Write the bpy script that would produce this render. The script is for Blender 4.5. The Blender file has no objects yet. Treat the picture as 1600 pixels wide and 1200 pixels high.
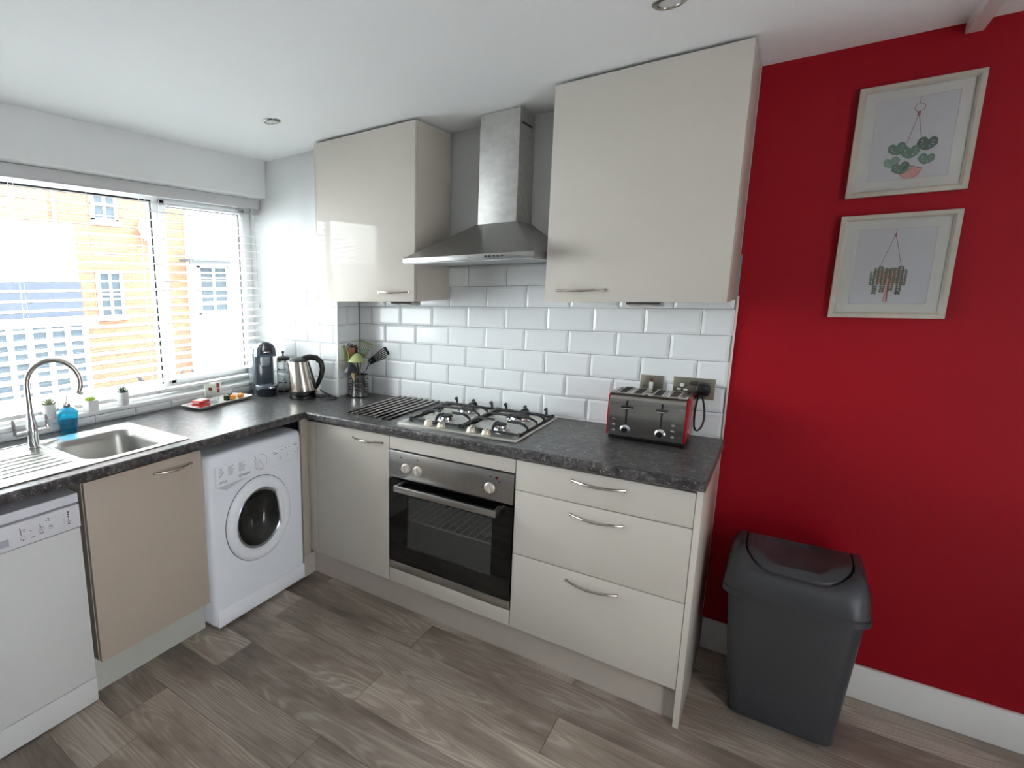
import bpy, bmesh, math, random
from math import sin, cos, pi, radians
from mathutils import Vector, Matrix

random.seed(7)
SC = bpy.context.scene
COL = SC.collection

# ------------------------------------------------------------------ camera
F_PX, PX, PY = 849.2376, 522.5769, 605.7102
yaw, pit, rol = radians(39.696), radians(-10.4062), radians(-1.0585)
CAM = Vector((2.4818, -2.6262, 1.5508))
fwd = Vector((-sin(yaw) * cos(pit), cos(yaw) * cos(pit), sin(pit)))
rgt = Vector((cos(yaw), sin(yaw), 0))
upv = rgt.cross(fwd)
R_ = cos(rol) * rgt + sin(rol) * upv
U_ = -sin(rol) * rgt + cos(rol) * upv
cam = bpy.data.cameras.new('camera')
co = bpy.data.objects.new('camera', cam)
COL.objects.link(co)
mw = Matrix((R_, U_, -fwd)).transposed().to_4x4()
mw.translation = CAM
co.matrix_world = mw
cam.sensor_fit = 'HORIZONTAL'
cam.sensor_width = 36.0
cam.lens = F_PX / 1600 * 36.0
cam.shift_x = (800 - PX) / 1600
cam.shift_y = (PY - 600) / 1600
cam.clip_start = 0.05
cam.clip_end = 200
SC.camera = co

# ------------------------------------------------------------------ light
SC.view_settings.view_transform = 'Standard'
SC.view_settings.look = 'None'
SC.view_settings.gamma = 1
SC.view_settings.use_curve_mapping = False
SC.view_settings.exposure = 0.24
world = bpy.data.worlds.new('overcast_sky')
SC.world = world
world.use_nodes = True
bg = world.node_tree.nodes['Background']
bg.inputs[0].default_value = (0.93, 0.97, 1.0, 1)
bg.inputs[1].default_value = 15.3


def area(name, loc, target, sx, sy, power, col=(1, 1, 1)):
    l = bpy.data.lights.new(name, 'AREA')
    l.shape = 'RECTANGLE'
    l.size, l.size_y, l.energy, l.color = sx, sy, power, col
    o = bpy.data.objects.new(name, l)
    COL.objects.link(o)
    o.location = loc
    o.rotation_euler = (Vector(target) - Vector(loc)).to_track_quat('-Z', 'Y').to_euler()
    return o


# added fill lamp outside an unseen slot made in the right wall
area('fill_right_wall', (4.5, -2.41, 1.1), (0.5, -1.8, 0.9), 0.4, 1.9, 5, (1.0, 0.975, 0.94))

# ------------------------------------------------------------------ materials
MATS = {}


def lin(c):
    return tuple(((v / 255) / 12.92 if v / 255 <= 0.04045 else ((v / 255 + 0.055) / 1.055) ** 2.4) for v in c)


class N:
    """tiny node helper"""
    def __init__(s, name):
        s.m = bpy.data.materials.new(name)
        s.m.use_nodes = True
        s.nt = s.m.node_tree
        s.b = s.nt.nodes['Principled BSDF']
        s.out = s.nt.nodes['Material Output']
        s.tc = None

    def new(s, t, **kw):
        n = s.nt.nodes.new(t)
        for k, v in kw.items():
            setattr(n, k, v)
        return n

    def link(s, a, b):
        s.nt.links.new(a, b)

    def coord(s, scale=(1, 1, 1), space='Object', rot=(0, 0, 0)):
        tc = s.new('ShaderNodeTexCoord')
        mp = s.new('ShaderNodeMapping')
        mp.inputs['Scale'].default_value = scale
        mp.inputs['Rotation'].default_value = rot
        s.link(tc.outputs[space], mp.inputs[0])
        return mp.outputs[0]

    def noise(s, vec, scale, detail=4, rough=0.5, dist=0.0):
        n = s.new('ShaderNodeTexNoise')
        n.inputs['Scale'].default_value = scale
        n.inputs['Detail'].default_value = detail
        n.inputs['Roughness'].default_value = rough
        n.inputs['Distortion'].default_value = dist
        if vec:
            s.link(vec, n.inputs['Vector'])
        return n

    def ramp(s, fac, stops, interp='LINEAR'):
        r = s.new('ShaderNodeValToRGB')
        r.color_ramp.interpolation = interp
        e = r.color_ramp.elements
        while len(e) < len(stops):
            e.new(0.5)
        for i, (p, c) in enumerate(stops):
            e[i].position = p
            e[i].color = (*c, 1) if len(c) == 3 else c
        s.link(fac, r.inputs[0])
        return r.outputs[0]

    def bump(s, h, strength=0.2, dist=0.002):
        b = s.new('ShaderNodeBump')
        b.inputs['Strength'].default_value = strength
        b.inputs['Distance'].default_value = dist
        s.link(h, b.inputs['Height'])
        s.link(b.outputs[0], s.b.inputs['Normal'])


def P(name, col, rough=0.5, metal=0.0, coat=0.0, var=0.04, nscale=6, bump=0.0, bscale=200, spec=0.5, trans=0.0):
    """principled material with a faint noise variation of the colour"""
    if name in MATS:
        return MATS[name]
    k = N(name)
    b = k.b
    c = lin(col)
    b.inputs['Roughness'].default_value = rough
    b.inputs['Metallic'].default_value = metal
    b.inputs['Coat Weight'].default_value = coat
    b.inputs['Coat Roughness'].default_value = 0.03
    b.inputs['Specular IOR Level'].default_value = spec
    b.inputs['Transmission Weight'].default_value = trans
    v = k.coord()
    n = k.noise(v, nscale, 3)
    lo = tuple(max(0, x * (1 - var)) for x in c)
    hi = tuple(min(1, x * (1 + var)) for x in c)
    k.link(k.ramp(n.outputs[0], [(0.3, lo), (0.7, hi)]), b.inputs['Base Color'])
    if bump:
        n2 = k.noise(v, bscale, 2)
        k.bump(n2.outputs[0], bump, 0.001)
    MATS[name] = k.m
    return k.m


def steel(name, col=(190, 188, 184), rough=0.28, scale=(2, 2, 180), amt=0.12):
    if name in MATS:
        return MATS[name]
    k = N(name)
    k.b.inputs['Metallic'].default_value = 1
    n = k.noise(k.coord(scale), 6, 3)
    c = lin(col)
    k.link(k.ramp(n.outputs[0], [(0.3, tuple(x * (1 - amt) for x in c)), (0.7, tuple(min(1, x * (1 + amt * .6)) for x in c))]), k.b.inputs['Base Color'])
    mr = k.new('ShaderNodeMapRange')
    mr.inputs['To Min'].default_value = rough * 0.8
    mr.inputs['To Max'].default_value = rough * 1.25
    k.link(n.outputs[0], mr.inputs[0])
    k.link(mr.outputs[0], k.b.inputs['Roughness'])
    MATS[name] = k.m
    return k.m


def glass(name, tint=(1, 1, 1), gloss=0.08, rough=0.0, body=0.0, bodycol=(80, 80, 80)):
    """thin pane: see-through with a mirror part (and a diffuse film)"""
    if name in MATS:
        return MATS[name]
    k = N(name)
    tr = k.new('ShaderNodeBsdfTransparent')
    tr.inputs[0].default_value = (*tint, 1)
    gl = k.new('ShaderNodeBsdfGlossy')
    gl.inputs['Roughness'].default_value = rough
    lw = k.new('ShaderNodeLayerWeight')
    lw.inputs[0].default_value = 0.5
    mul = k.new('ShaderNodeMapRange')
    mul.inputs['To Min'].default_value = gloss * 0.5
    mul.inputs['To Max'].default_value = min(1, gloss * 6)
    pw = k.new('ShaderNodeMath', operation='POWER')
    pw.inputs[1].default_value = 3
    k.link(lw.outputs['Facing'], pw.inputs[0])
    k.link(pw.outputs[0], mul.inputs[0])
    src = tr.outputs[0]
    if body:
        df = k.new('ShaderNodeBsdfDiffuse')
        df.inputs[0].default_value = (*lin(bodycol), 1)
        m0 = k.new('ShaderNodeMixShader')
        m0.inputs[0].default_value = body
        k.link(src, m0.inputs[1])
        k.link(df.outputs[0], m0.inputs[2])
        src = m0.outputs[0]
    mx = k.new('ShaderNodeMixShader')
    k.link(mul.outputs[0], mx.inputs[0])
    k.link(src, mx.inputs[1])
    k.link(gl.outputs[0], mx.inputs[2])
    k.link(mx.outputs[0], k.out.inputs[0])
    MATS[name] = k.m
    return k.m


def worktop_mat():
    k = N('speckled_grey_laminate')
    v = k.coord()
    n1 = k.noise(v, 30, 6, 0.7, 0.6)
    n2 = k.noise(v, 75, 5, 0.72, 1.0)
    vo = k.new('ShaderNodeTexVoronoi')
    vo.inputs['Scale'].default_value = 70
    k.link(v, vo.inputs['Vector'])
    base = k.ramp(n1.outputs[0], [(0.36, lin((34, 32, 34))), (0.5, lin((63, 61, 63))), (0.64, lin((102, 99, 98)))])
    fleck = k.ramp(n2.outputs[0], [(0.38, (1, 1, 1)), (0.44, (0, 0, 0)), (0.58, (0, 0, 0)), (0.65, (1, 1, 1))])
    fcol = k.ramp(n2.outputs[0], [(0.4, lin((24, 23, 25))), (0.6, lin((176, 170, 166)))])
    mx = k.new('ShaderNodeMix', data_type='RGBA')
    mm = k.new('ShaderNodeMath', operation='MULTIPLY')
    mm.inputs[1].default_value = 0.75
    k.link(fleck, mm.inputs[0])
    k.link(mm.outputs[0], mx.inputs['Factor'])
    k.link(base, mx.inputs['A'])
    k.link(fcol, mx.inputs['B'])
    mx2 = k.new('ShaderNodeMix', data_type='RGBA')
    sp = k.ramp(vo.outputs['Distance'], [(0.08, (0.6, 0.6, 0.6)), (0.2, (0, 0, 0))])
    k.link(sp, mx2.inputs['Factor'])
    k.link(mx.outputs['Result'], mx2.inputs['A'])
    mx2.inputs['B'].default_value = (*lin((150, 145, 142)), 1)
    k.link(mx2.outputs['Result'], k.b.inputs['Base Color'])
    k.b.inputs['Roughness'].default_value = 0.3
    k.bump(n2.outputs[0], 0.25, 0.0006)
    return k.m


def plank_mat():
    k = N('grey_oak_plank')
    oi = k.new('ShaderNodeObjectInfo')
    tc = k.new('ShaderNodeTexCoord')
    off = k.new('ShaderNodeVectorMath', operation='SCALE')
    off.inputs['Scale'].default_value = 13.0
    cmb = k.new('ShaderNodeCombineXYZ')
    for i in range(3):
        k.link(oi.outputs['Random'], cmb.inputs[i])
    k.link(cmb.outputs[0], off.inputs[0])
    add = k.new('ShaderNodeVectorMath', operation='ADD')
    k.link(tc.outputs['Object'], add.inputs[0])
    k.link(off.outputs[0], add.inputs[1])

    def mapv(sc):
        mp = k.new('ShaderNodeMapping')
        mp.inputs['Scale'].default_value = sc
        k.link(add.outputs[0], mp.inputs[0])
        return mp.outputs[0]
    # cathedral figure: contour lines of a stretched noise
    big = k.noise(mapv((1.0, 7.0, 1)), 1.0, 1.2, 0.3, 0.15)
    mulr = k.new('ShaderNodeMath', operation='MULTIPLY')
    mulr.inputs[1].default_value = 150
    k.link(big.outputs[0], mulr.inputs[0])
    sn = k.new('ShaderNodeMath', operation='SINE')
    k.link(mulr.outputs[0], sn.inputs[0])
    fine = k.noise(mapv((5, 130, 1)), 1.0, 5, 0.7, 0.3)
    blot = k.noise(mapv((1.6, 4.5, 1)), 1.3, 4, 0.55)
    c_b = k.ramp(blot.outputs[0], [(0.28, lin((108, 96, 87))), (0.5, lin((156, 143, 132))), (0.74, lin((184, 172, 161)))])
    sh = k.new('ShaderNodeMath', operation='MULTIPLY_ADD')
    sh.inputs[1].default_value = 0.5
    sh.inputs[2].default_value = 0.5
    k.link(sn.outputs[0], sh.inputs[0])
    line = k.ramp(sh.outputs[0], [(0.45, (0, 0, 0)), (0.95, (1, 1, 1))])
    amt = k.ramp(blot.outputs[0], [(0.45, (0.05, 0.05, 0.05)), (0.60, (0.55, 0.55, 0.55))])
    la = k.new('ShaderNodeMath', operation='MULTIPLY')
    k.link(line, la.inputs[0])
    k.link(amt, la.inputs[1])
    m1 = k.new('ShaderNodeMix', data_type='RGBA')
    k.link(la.outputs[0], m1.inputs['Factor'])
    k.link(c_b, m1.inputs['A'])
    m1.inputs['B'].default_value = (*lin((206, 198, 187)), 1)
    m2 = k.new('ShaderNodeMix', data_type='RGBA', blend_type='MULTIPLY')
    m2.inputs['Factor'].default_value = 0.75
    k.link(m1.outputs['Result'], m2.inputs['A'])
    k.link(k.ramp(fine.outputs[0], [(0.3, (0.62, 0.6, 0.58)), (0.55, (1, 1, 1))]), m2.inputs['B'])
    m3 = k.new('ShaderNodeMix', data_type='RGBA', blend_type='MULTIPLY')
    m3.inputs['Factor'].default_value = 1
    k.link(m2.outputs['Result'], m3.inputs['A'])
    k.link(k.ramp(oi.outputs['Random'], [(0, (0.72, 0.69, 0.68)), (0.5, (0.98, 0.96, 0.94)), (1, (1.22, 1.21, 1.19))]), m3.inputs['B'])
    k.link(m3.outputs['Result'], k.b.inputs['Base Color'])
    k.b.inputs['Roughness'].default_value = 0.42
    k.bump(fine.outputs[0], 0.12, 0.0008)
    return k.m


def brick_mat():
    k = N('orange_stock_brick')
    v = k.coord((1, 1, 1), rot=(pi / 2, 0, pi / 2))
    br = k.new('ShaderNodeTexBrick')
    tc = k.new('ShaderNodeTexCoord')
    sep = k.new('ShaderNodeSeparateXYZ')
    k.link(tc.outputs['Object'], sep.inputs[0])
    cm = k.new('ShaderNodeCombineXYZ')
    k.link(sep.outputs['Y'], cm.inputs[0])
    k.link(sep.outputs['Z'], cm.inputs[1])
    k.link(cm.outputs[0], br.inputs['Vector'])
    br.inputs['Scale'].default_value = 1
    br.inputs['Brick Width'].default_value = 0.225
    br.inputs['Row Height'].default_value = 0.075
    br.inputs['Mortar Size'].default_value = 0.01
    br.inputs['Color1'].default_value = (*lin((122, 80, 57)), 1)
    br.inputs['Color2'].default_value = (*lin((104, 66, 47)), 1)
    br.inputs['Mortar'].default_value = (*lin((108, 88, 72)), 1)
    k.link(br.outputs['Color'], k.b.inputs['Base Color'])
    k.b.inputs['Roughness'].default_value = 0.9
    return k.m


CREAM = P('cream_gloss_door', (199, 193, 184), 0.03, spec=0.22, var=0.01)
CREAM_S = P('cream_carcass', (186, 178, 168), 0.35, var=0.02)
TAUPE = P('cream_matt_plinth', (180, 171, 162), 0.4, var=0.02)
GREYPL = P('pale_grey_plinth', (186, 186, 180), 0.4, var=0.02)
WALLW = P('white_wall_paint', (224, 226, 226), 0.7, var=0.012, nscale=2, bump=0.05, bscale=90)
CEILW = P('white_ceiling_paint', (246, 248, 249), 0.75, var=0.01, nscale=2)
REDW = P('deep_red_wall_paint', (154, 8, 26), 0.5, var=0.03, nscale=3, bump=0.06, bscale=120, spec=0.2)
WOODW = P('white_gloss_woodwork', (240, 240, 238), 0.3, var=0.01)
TILE = P('white_glazed_tile', (228, 231, 232), 0.08, spec=0.4, var=0.01)
GROUT = P('pale_grey_grout', (150, 152, 152), 0.9)
UPVC = P('white_upvc', (238, 240, 240), 0.28, var=0.01)
SLATM = P('white_blind_slat', (240, 240, 238), 0.4, var=0.01)
BLACK = P('black_plastic', (16, 16, 17), 0.35)
RUBBER = P('black_rubber', (12, 12, 12), 0.6)
IRON = P('black_cast_iron', (38, 39, 41), 0.55, bump=0.2, bscale=300)
STEEL = steel('brushed_steel', (186, 184, 180), 0.30, (180, 2, 2))
STEELV = steel('brushed_steel_hood', (168, 167, 165), 0.34, (2, 2, 160), 0.1)
CHIM = steel('chimney_steel', (208, 207, 204), 0.5, (5, 5, 8), 0.12)
STEELH = steel('brushed_steel_hob', (206, 203, 196), 0.30, (3, 160, 3), 0.06)
NICKEL = steel('satin_nickel', (204, 198, 190), 0.22, (4, 4, 4), 0.03)
CHROME = steel('chrome', (222, 224, 226), 0.07, (4, 4, 4), 0.02)
SINKST = steel('sink_steel', (176, 176, 172), 0.34, (120, 2, 2), 0.06)
APPW = P('white_appliance_enamel', (238, 242, 250), 0.22, var=0.008)
APPW2 = P('white_appliance_plastic', (240, 243, 250), 0.3, var=0.008)
DISHW = P('white_dishwasher_enamel', (214, 214, 214), 0.3, var=0.008)
PRINTG = P('grey_print', (120, 122, 130), 0.5)
PRINTD = P('dark_print', (60, 62, 68), 0.5)
OVENBLK = P('black_oven_glass', (6, 6, 7), 0.04, coat=0.5)
CAVITY = P('grey_enamel_cavity', (86, 88, 86), 0.5)
OVENGL = glass('grey_film_oven_glass', (0.74, 0.75, 0.74), 0.07, 0.02, 0.30, (104, 106, 103))  # even grey film in the colour stands in for haze over the unlit cavity
WINGL = glass('window_glass', (0.97, 0.985, 0.98), 0.05)
CLEARGL = glass('clear_glass', (0.94, 0.95, 0.95), 0.10)
PICGL = glass('picture_glass', (0.96, 0.96, 0.96), 0.07)
DRUMGL = P('dark_drum_glass', (46, 46, 44), 0.12, spec=0.35, var=0.5, nscale=7)
KNOBW = P('pearl_knob', (214, 206, 194), 0.28, metal=0.35)
BINM = P('charcoal_bin_plastic', (58, 59, 63), 0.38, bump=0.15, bscale=500)
TOASTR = P('red_toaster_end', (160, 20, 28), 0.25, spec=0.3)
TOASTS = steel('toaster_steel', (168, 165, 160), 0.16, (3, 3, 120), 0.06)
SLATE_G = P('coffee_machine_grey', (92, 102, 112), 0.22, coat=0.3)
SLATE_D = P('coffee_machine_dark', (58, 67, 76), 0.18, coat=0.3)
TANKM = glass('ribbed_water_tank', (0.7, 0.76, 0.78), 0.2, 0.1, 0.45, (150, 160, 165))
NAVY = P('navy_plastic', (24, 30, 38), 0.3)
LIME = P('sage_green_nylon', (158, 170, 112), 0.4)
LIMED = P('olive_green_nylon', (112, 120, 60), 0.4)
UTBLACK = P('black_nylon', (20, 21, 23), 0.35)
UTBLUE = P('dark_blue_grey_nylon', (30, 36, 44), 0.3)
TERRA = P('terracotta_nylon', (178, 112, 78), 0.5)
LTWOOD = P('pale_wood_handle', (204, 180, 140), 0.6)
BLUEGL = P('teal_blue_glass', (20, 150, 190), 0.04, coat=0.3, trans=0.9, var=0.05)
POTW = P('white_pot_glaze', (232, 232, 230), 0.4)
SUCC1 = P('grey_green_succulent', (142, 150, 112), 0.5, var=0.15, nscale=40)
SUCC2 = P('lime_succulent', (154, 178, 66), 0.5, var=0.15, nscale=40)
SUCC3 = P('dark_green_succulent', (72, 98, 76), 0.5, var=0.15, nscale=40)
TRAYW = P('white_porcelain', (234, 232, 226), 0.15, coat=0.3)
REDWRAP = P('red_wrapper', (190, 34, 28), 0.3, var=0.2, nscale=40)
PINKWR = P('pale_pink_wrapper', (236, 214, 214), 0.3, var=0.08, nscale=40)
SACHET = P('pale_green_sachet', (206, 212, 198), 0.4, var=0.12, nscale=30)
ORANGE = P('orange_foil', (226, 146, 60), 0.35, var=0.2, nscale=60)
GREENF = P('dark_green_foil', (40, 60, 34), 0.25, var=0.3, nscale=60)
FRAMEM = P('limed_wood_frame', (182, 174, 162), 0.5, var=0.1, nscale=14)
MOUNT = P('ivory_mount_board', (208, 207, 202), 0.8, var=0.01)
PAPER = P('white_print_paper', (200, 200, 205), 0.8, var=0.01)
INKG1 = P('dark_green_ink', (50, 76, 62), 0.8)
INKG2 = P('mid_green_ink', (84, 116, 98), 0.8)
INKG3 = P('pale_green_ink', (112, 146, 128), 0.8)
INKP = P('pink_ink', (206, 152, 140), 0.8)
INKPD = P('dusky_rose_ink', (150, 84, 88), 0.8)
INKOL = P('olive_ink', (104, 110, 84), 0.8)
INKBR = P('mauve_grey_ink', (122, 104, 104), 0.8)
RENDER = P('white_house_render', (236, 236, 232), 0.9)
SLATER = P('blue_grey_slate', (54, 64, 82), 0.9, spec=0.1, var=0.12, nscale=8)
PANEG = P('grey_house_pane', (58, 66, 72), 0.4, spec=0.05)
PAVE = P('pale_paving', (170, 172, 176), 0.9, var=0.1)
HEDGE = P('garden_planting', (44, 50, 56), 0.9, spec=0.1, var=0.5, nscale=10)
WORKT = worktop_mat()
PLANK = plank_mat()
BRICK = brick_mat()

# ------------------------------------------------------------------ mesh helpers
WM = {}


def rrect(hx, hy, r, n=8):
    pts = []
    r = min(r, hx, hy)
    for cx, cy, a0 in ((hx - r, hy - r, 0), (-hx + r, hy - r, 90), (-hx + r, -hy + r, 180), (hx - r, -hy + r, 270)):
        for i in range(n + 1):
            a = radians(a0 + 90 * i / n)
            pts.append((cx + r * cos(a), cy + r * sin(a)))
    return pts


def merge(bm, sub, M=None):
    me = bpy.data.meshes.new('t')
    if M is not None:
        sub.transform(M)
    sub.to_mesh(me)
    bm.from_mesh(me)
    sub.free()
    bpy.data.meshes.remove(me)


def box(bm, x0, x1, y0, y1, z0, z1, bev=0.0, seg=2, M=None):
    s = bmesh.new()
    bmesh.ops.create_cube(s, size=1)
    for v in s.verts:
        v.co = Vector(((x0 + x1) / 2 + v.co.x * (x1 - x0), (y0 + y1) / 2 + v.co.y * (y1 - y0), (z0 + z1) / 2 + v.co.z * (z1 - z0)))
    if bev:
        bmesh.ops.bevel(s, geom=list(s.edges), offset=bev, segments=seg, profile=0.5, affect='EDGES')
    merge(bm, s, M)
    return bm


def loops(bm, rings, close0=True, close1=True, cyc=True):
    """bridge a list of rings (lists of 3D points with equal count)"""
    vs = [[bm.verts.new(p) for p in r] for r in rings]
    n = len(vs[0])
    for a, b in zip(vs, vs[1:]):
        for i in range(n if cyc else n - 1):
            j = (i + 1) % n
            try:
                bm.faces.new((a[i], a[j], b[j], b[i]))
            except ValueError:
                pass
    if close0:
        bm.faces.new(list(reversed(vs[0])))
    if close1:
        bm.faces.new(vs[-1])
    return bm


def lathe(bm, prof, n=24, M=None, caps=True):
    s = bmesh.new()
    rings = []
    for r, z in prof:
        rings.append([(max(r, 1e-5) * cos(2 * pi * i / n), max(r, 1e-5) * sin(2 * pi * i / n), z) for i in range(n)])
    loops(s, rings, caps and prof[0][0] > 1e-4, caps and prof[-1][0] > 1e-4)
    bmesh.ops.remove_doubles(s, verts=s.verts, dist=1e-5)
    bmesh.ops.recalc_face_normals(s, faces=s.faces)
    merge(bm, s, M)
    return bm


def smooth(pts, k=6):
    p = [Vector(q) for q in pts]
    p = [p[0] * 2 - p[1]] + p + [p[-1] * 2 - p[-2]]
    out = []
    for i in range(1, len(p) - 2):
        a, b_, c, d = p[i - 1], p[i], p[i + 1], p[i + 2]
        for j in range(k):
            t = j / k
            out.append(0.5 * ((2 * b_) + (c - a) * t + (2 * a - 5 * b_ + 4 * c - d) * t * t + (3 * b_ - a - 3 * c + d) * t ** 3))
    out.append(p[-2])
    return out


def tube(bm, pts, r, n=10, flat=None):
    pts = [Vector(p) for p in pts]
    rs = r if isinstance(r, (list, tuple)) else [r] * len(pts)
    rings = []
    prev = None
    for i, p in enumerate(pts):
        t = (pts[min(i + 1, len(pts) - 1)] - pts[max(i - 1, 0)]).normalized()
        if prev is None:
            ref = Vector((0, 0, 1)) if abs(t.z) < 0.9 else Vector((1, 0, 0))
            u = t.cross(ref).normalized()
        else:
            u = (prev - t * prev.dot(t)).normalized()
        w = t.cross(u)
        prev = u
        f = flat or 1.0
        rings.append([p + (u * cos(2 * pi * k / n) + w * f * sin(2 * pi * k / n)) * rs[i] for k in range(n)])
    s = bmesh.new()
    loops(s, rings)
    bmesh.ops.recalc_face_normals(s, faces=s.faces)
    merge(bm, s)
    return bm


def prism(bm, poly, d0, d1, M=None, bev=0.0):
    """extrude a 2D polygon (x,y) from z=d0 to z=d1"""
    s = bmesh.new()
    loops(s, [[(x, y, d0) for x, y in poly], [(x, y, d1) for x, y in poly]])
    bmesh.ops.recalc_face_normals(s, faces=s.faces)
    if bev:
        bmesh.ops.bevel(s, geom=[e for e in s.edges if e.calc_face_angle(0) > 0.6], offset=bev, segments=2, profile=0.5, affect='EDGES')
    merge(bm, s, M)
    return bm


def frame_m(o, x, y, z):
    m = Matrix((Vector(x), Vector(y), Vector(z))).transposed().to_4x4()
    m.translation = Vector(o)
    return m


def obj(name, bm, mat, parent=None, ang=35, kind=None, origin=None):
    """link a bmesh given in world coordinates as one mesh object"""
    W = WM.get(parent.name, Matrix.Identity(4)) if parent else Matrix.Identity(4)
    bm = bm if isinstance(bm, bmesh.types.BMesh) else bm()
    loc = Vector((0, 0, 0))
    if parent:
        bm.transform(W.inverted())
    if origin is not None:
        loc = W.inverted() @ Vector(origin)
        bm.transform(Matrix.Translation(-loc))
    me = bpy.data.meshes.new(name)
    bm.to_mesh(me)
    bm.free()
    mats = mat if isinstance(mat, (list, tuple)) else [mat]
    for m in mats:
        me.materials.append(m)
    for p in me.polygons:
        p.use_smooth = True
    me.set_sharp_from_angle(angle=radians(ang))
    o = bpy.data.objects.new(name, me)
    COL.objects.link(o)
    o.location = loc
    if parent:
        o.parent = parent
    WM[o.name] = W @ Matrix.Translation(loc)
    if kind:
        o['kind'] = kind
    return o


def tag(o, label, cat, group=None):
    o['label'] = label
    o['category'] = cat
    if group:
        o['group'] = group
    return o


def thing(name, label, cat, loc=(0, 0, 0), rz=0.0, group=None):
    o = bpy.data.objects.new(name, None)
    o.empty_display_size = 0.05
    COL.objects.link(o)
    o.location = loc
    o.rotation_euler = (0, 0, rz)
    WM[o.name] = Matrix.Translation(Vector(loc)) @ Matrix.Rotation(rz, 4, 'Z')
    return tag(o, label, cat, group)


def B():
    return bmesh.new()


def bx(name, mat, parent, *a, bev=0.0, kind=None, seg=2, origin=None):
    return obj(name, box(B(), *a, bev=bev, seg=seg), mat, parent, kind=kind, origin=origin)


def text(name, s, size, M, mat, parent, ext=0.0003):
    cu = bpy.data.curves.new('t', 'FONT')
    cu.body = s
    cu.size = size
    cu.extrude = ext
    cu.resolution_u = 2
    cu.align_x = 'LEFT'
    t = bpy.data.objects.new('t', cu)
    COL.objects.link(t)
    dg = bpy.context.evaluated_depsgraph_get()
    me = bpy.data.meshes.new_from_object(t.evaluated_get(dg))
    bpy.data.objects.remove(t)
    b = B()
    b.from_mesh(me)
    bpy.data.meshes.remove(me)
    b.transform(M)
    return obj(name, b, mat, parent)


# ------------------------------------------------------------------ setting
ZC = 2.304       # ceiling
WT = 0.925       # worktop top
XR, YF = 4.3, -5.3

fl = obj('floor', box(box(B(), -0.1, XR, YF, 0.0, -0.08, -0.0105), -0.1, XR, YF, -3.4, -0.0105, 0), P('dark_underlay', (60, 54, 50), 0.9), kind='structure')
plank_full = None


def plank(x0, x1, y0, y1):
    L = x1 - x0
    b = box(B(), x0 + 0.0006, x1 - 0.0006, y0 + 0.0006, y1 - 0.0006, -0.010, 0.0, bev=0.0011, seg=1)
    return obj('plank', b, PLANK, fl, origin=((x0 + x1) / 2, (y0 + y1) / 2, 0))


rowj = {0: 1.98, 1: 1.36, 2: 1.989, 3: 1.357, 4: 2.05, 5: 1.367, 6: 0.73, 7: 0.86, -1: 1.45, -2: 0.95}
for r in range(-2, 14):
    ylo, yhi = -0.591 - 0.2003 * r, -0.591 - 0.2003 * (r - 1)
    yhi = min(yhi, 0.0)
    if ylo >= 0:
        continue
    j = rowj.get(r, 0.4 + (r * 0.437) % 1.2)
    while j > 0.45:
        j -= 1.262
    x = max(j, 0.03)
    nx = j + 1.262
    while x < 3.9:
        if nx - x > 0.05 and nx > 0.5:
            plank(x, min(nx, XR), ylo, yhi)
        x = nx
        nx += 1.262

ce = obj('ceiling', box(B(), -0.1, XR + 0.1, YF - 0.1, 0.0, ZC, ZC + 0.1), CEILW, kind='structure')
obj('trim_1', box(B(), 2.812, 2.851, -4.5, 0.0, ZC - 0.032, ZC, bev=0.003), WOODW, kind='structure')   # cable trunking on the ceiling

# back wall: white kitchen part with the boxed-out corner, then the red part
XB, YB = 0.506, -0.212
XE = 2.334
wb = obj('wall_back', box(box(B(), XB, XE, 0.0, 0.15, -0.08, ZC), -0.40, XB, YB, 0.15, -0.08, ZC), WALLW, kind='structure')
obj('wall_feature', box(box(B(), XE, XR + 0.1, 0.0, 0.15, -0.08, ZC), 2.3245, XE, -0.0004, 0.15, 1.492, ZC), REDW, kind='structure')
obj('baseboard_back', box(B(), 2.336, XR, -0.018, 0.0, 0.0, 0.135, bev=0.004), WOODW, kind='structure')
obj('wall_right', box(box(box(B(), XR, XR + 0.1, -2.2, 0.0, -0.08, ZC), XR, XR + 0.1, YF, -2.57, -0.08, ZC), XR, XR + 0.1, -2.57, -2.2, 2.1, ZC), WALLW, kind='structure')  # unseen slot added in this wall to let sky in as fill
obj('wall_front', box(B(), -0.1, XR + 0.1, YF - 0.1, YF, -0.08, ZC), WALLW, kind='structure')

# left (window) wall
XS, XSF = -0.055, -0.030      # upstand face / soffit face
YW1, YW0 = YB, -2.45          # window recess right / left end
SILL = 0.986
b = B()
box(b, -0.33, XS, YF, YB, -0.08, SILL - 0.02)
box(b, -0.33, XSF, YF, YW0, SILL - 0.02, ZC)
wl = obj('wall_left', b, WALLW, kind='structure')
b = box(B(), -0.33, XSF, YW0, YB, 2.092, ZC + 0.02, bev=0.008, seg=3)
obj('trim_2', b, WALLW, kind='structure')     # boxed soffit over the window
b = box(B(), -0.24, XS + 0.006, YW0, YB, SILL - 0.022, SILL, bev=0.005, seg=3)
obj('trim_3', b, UPVC, kind='structure')      # window sill


# ------------------------------------------------------------------ tiles
def tile_bm(w, h, t=0.007, bev=0.011):
    """bevelled metro tile, face towards +z, lower-left at origin"""
    s = B()
    bv = min(bev, w * 0.3, h * 0.3)
    r0 = [(0, 0, 0), (w, 0, 0), (w, h, 0), (0, h, 0)]
    e = t * 0.45
    r1 = [(0, 0, e), (w, 0, e), (w, h, e), (0, h, e)]
    r2 = [(bv, bv, t), (w - bv, bv, t), (w - bv, h - bv, t), (bv, h - bv, t)]
    loops(s, [r0, r1, r2])
    bmesh.ops.recalc_face_normals(s, faces=s.faces)
    return s


_tiles = {}


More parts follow.
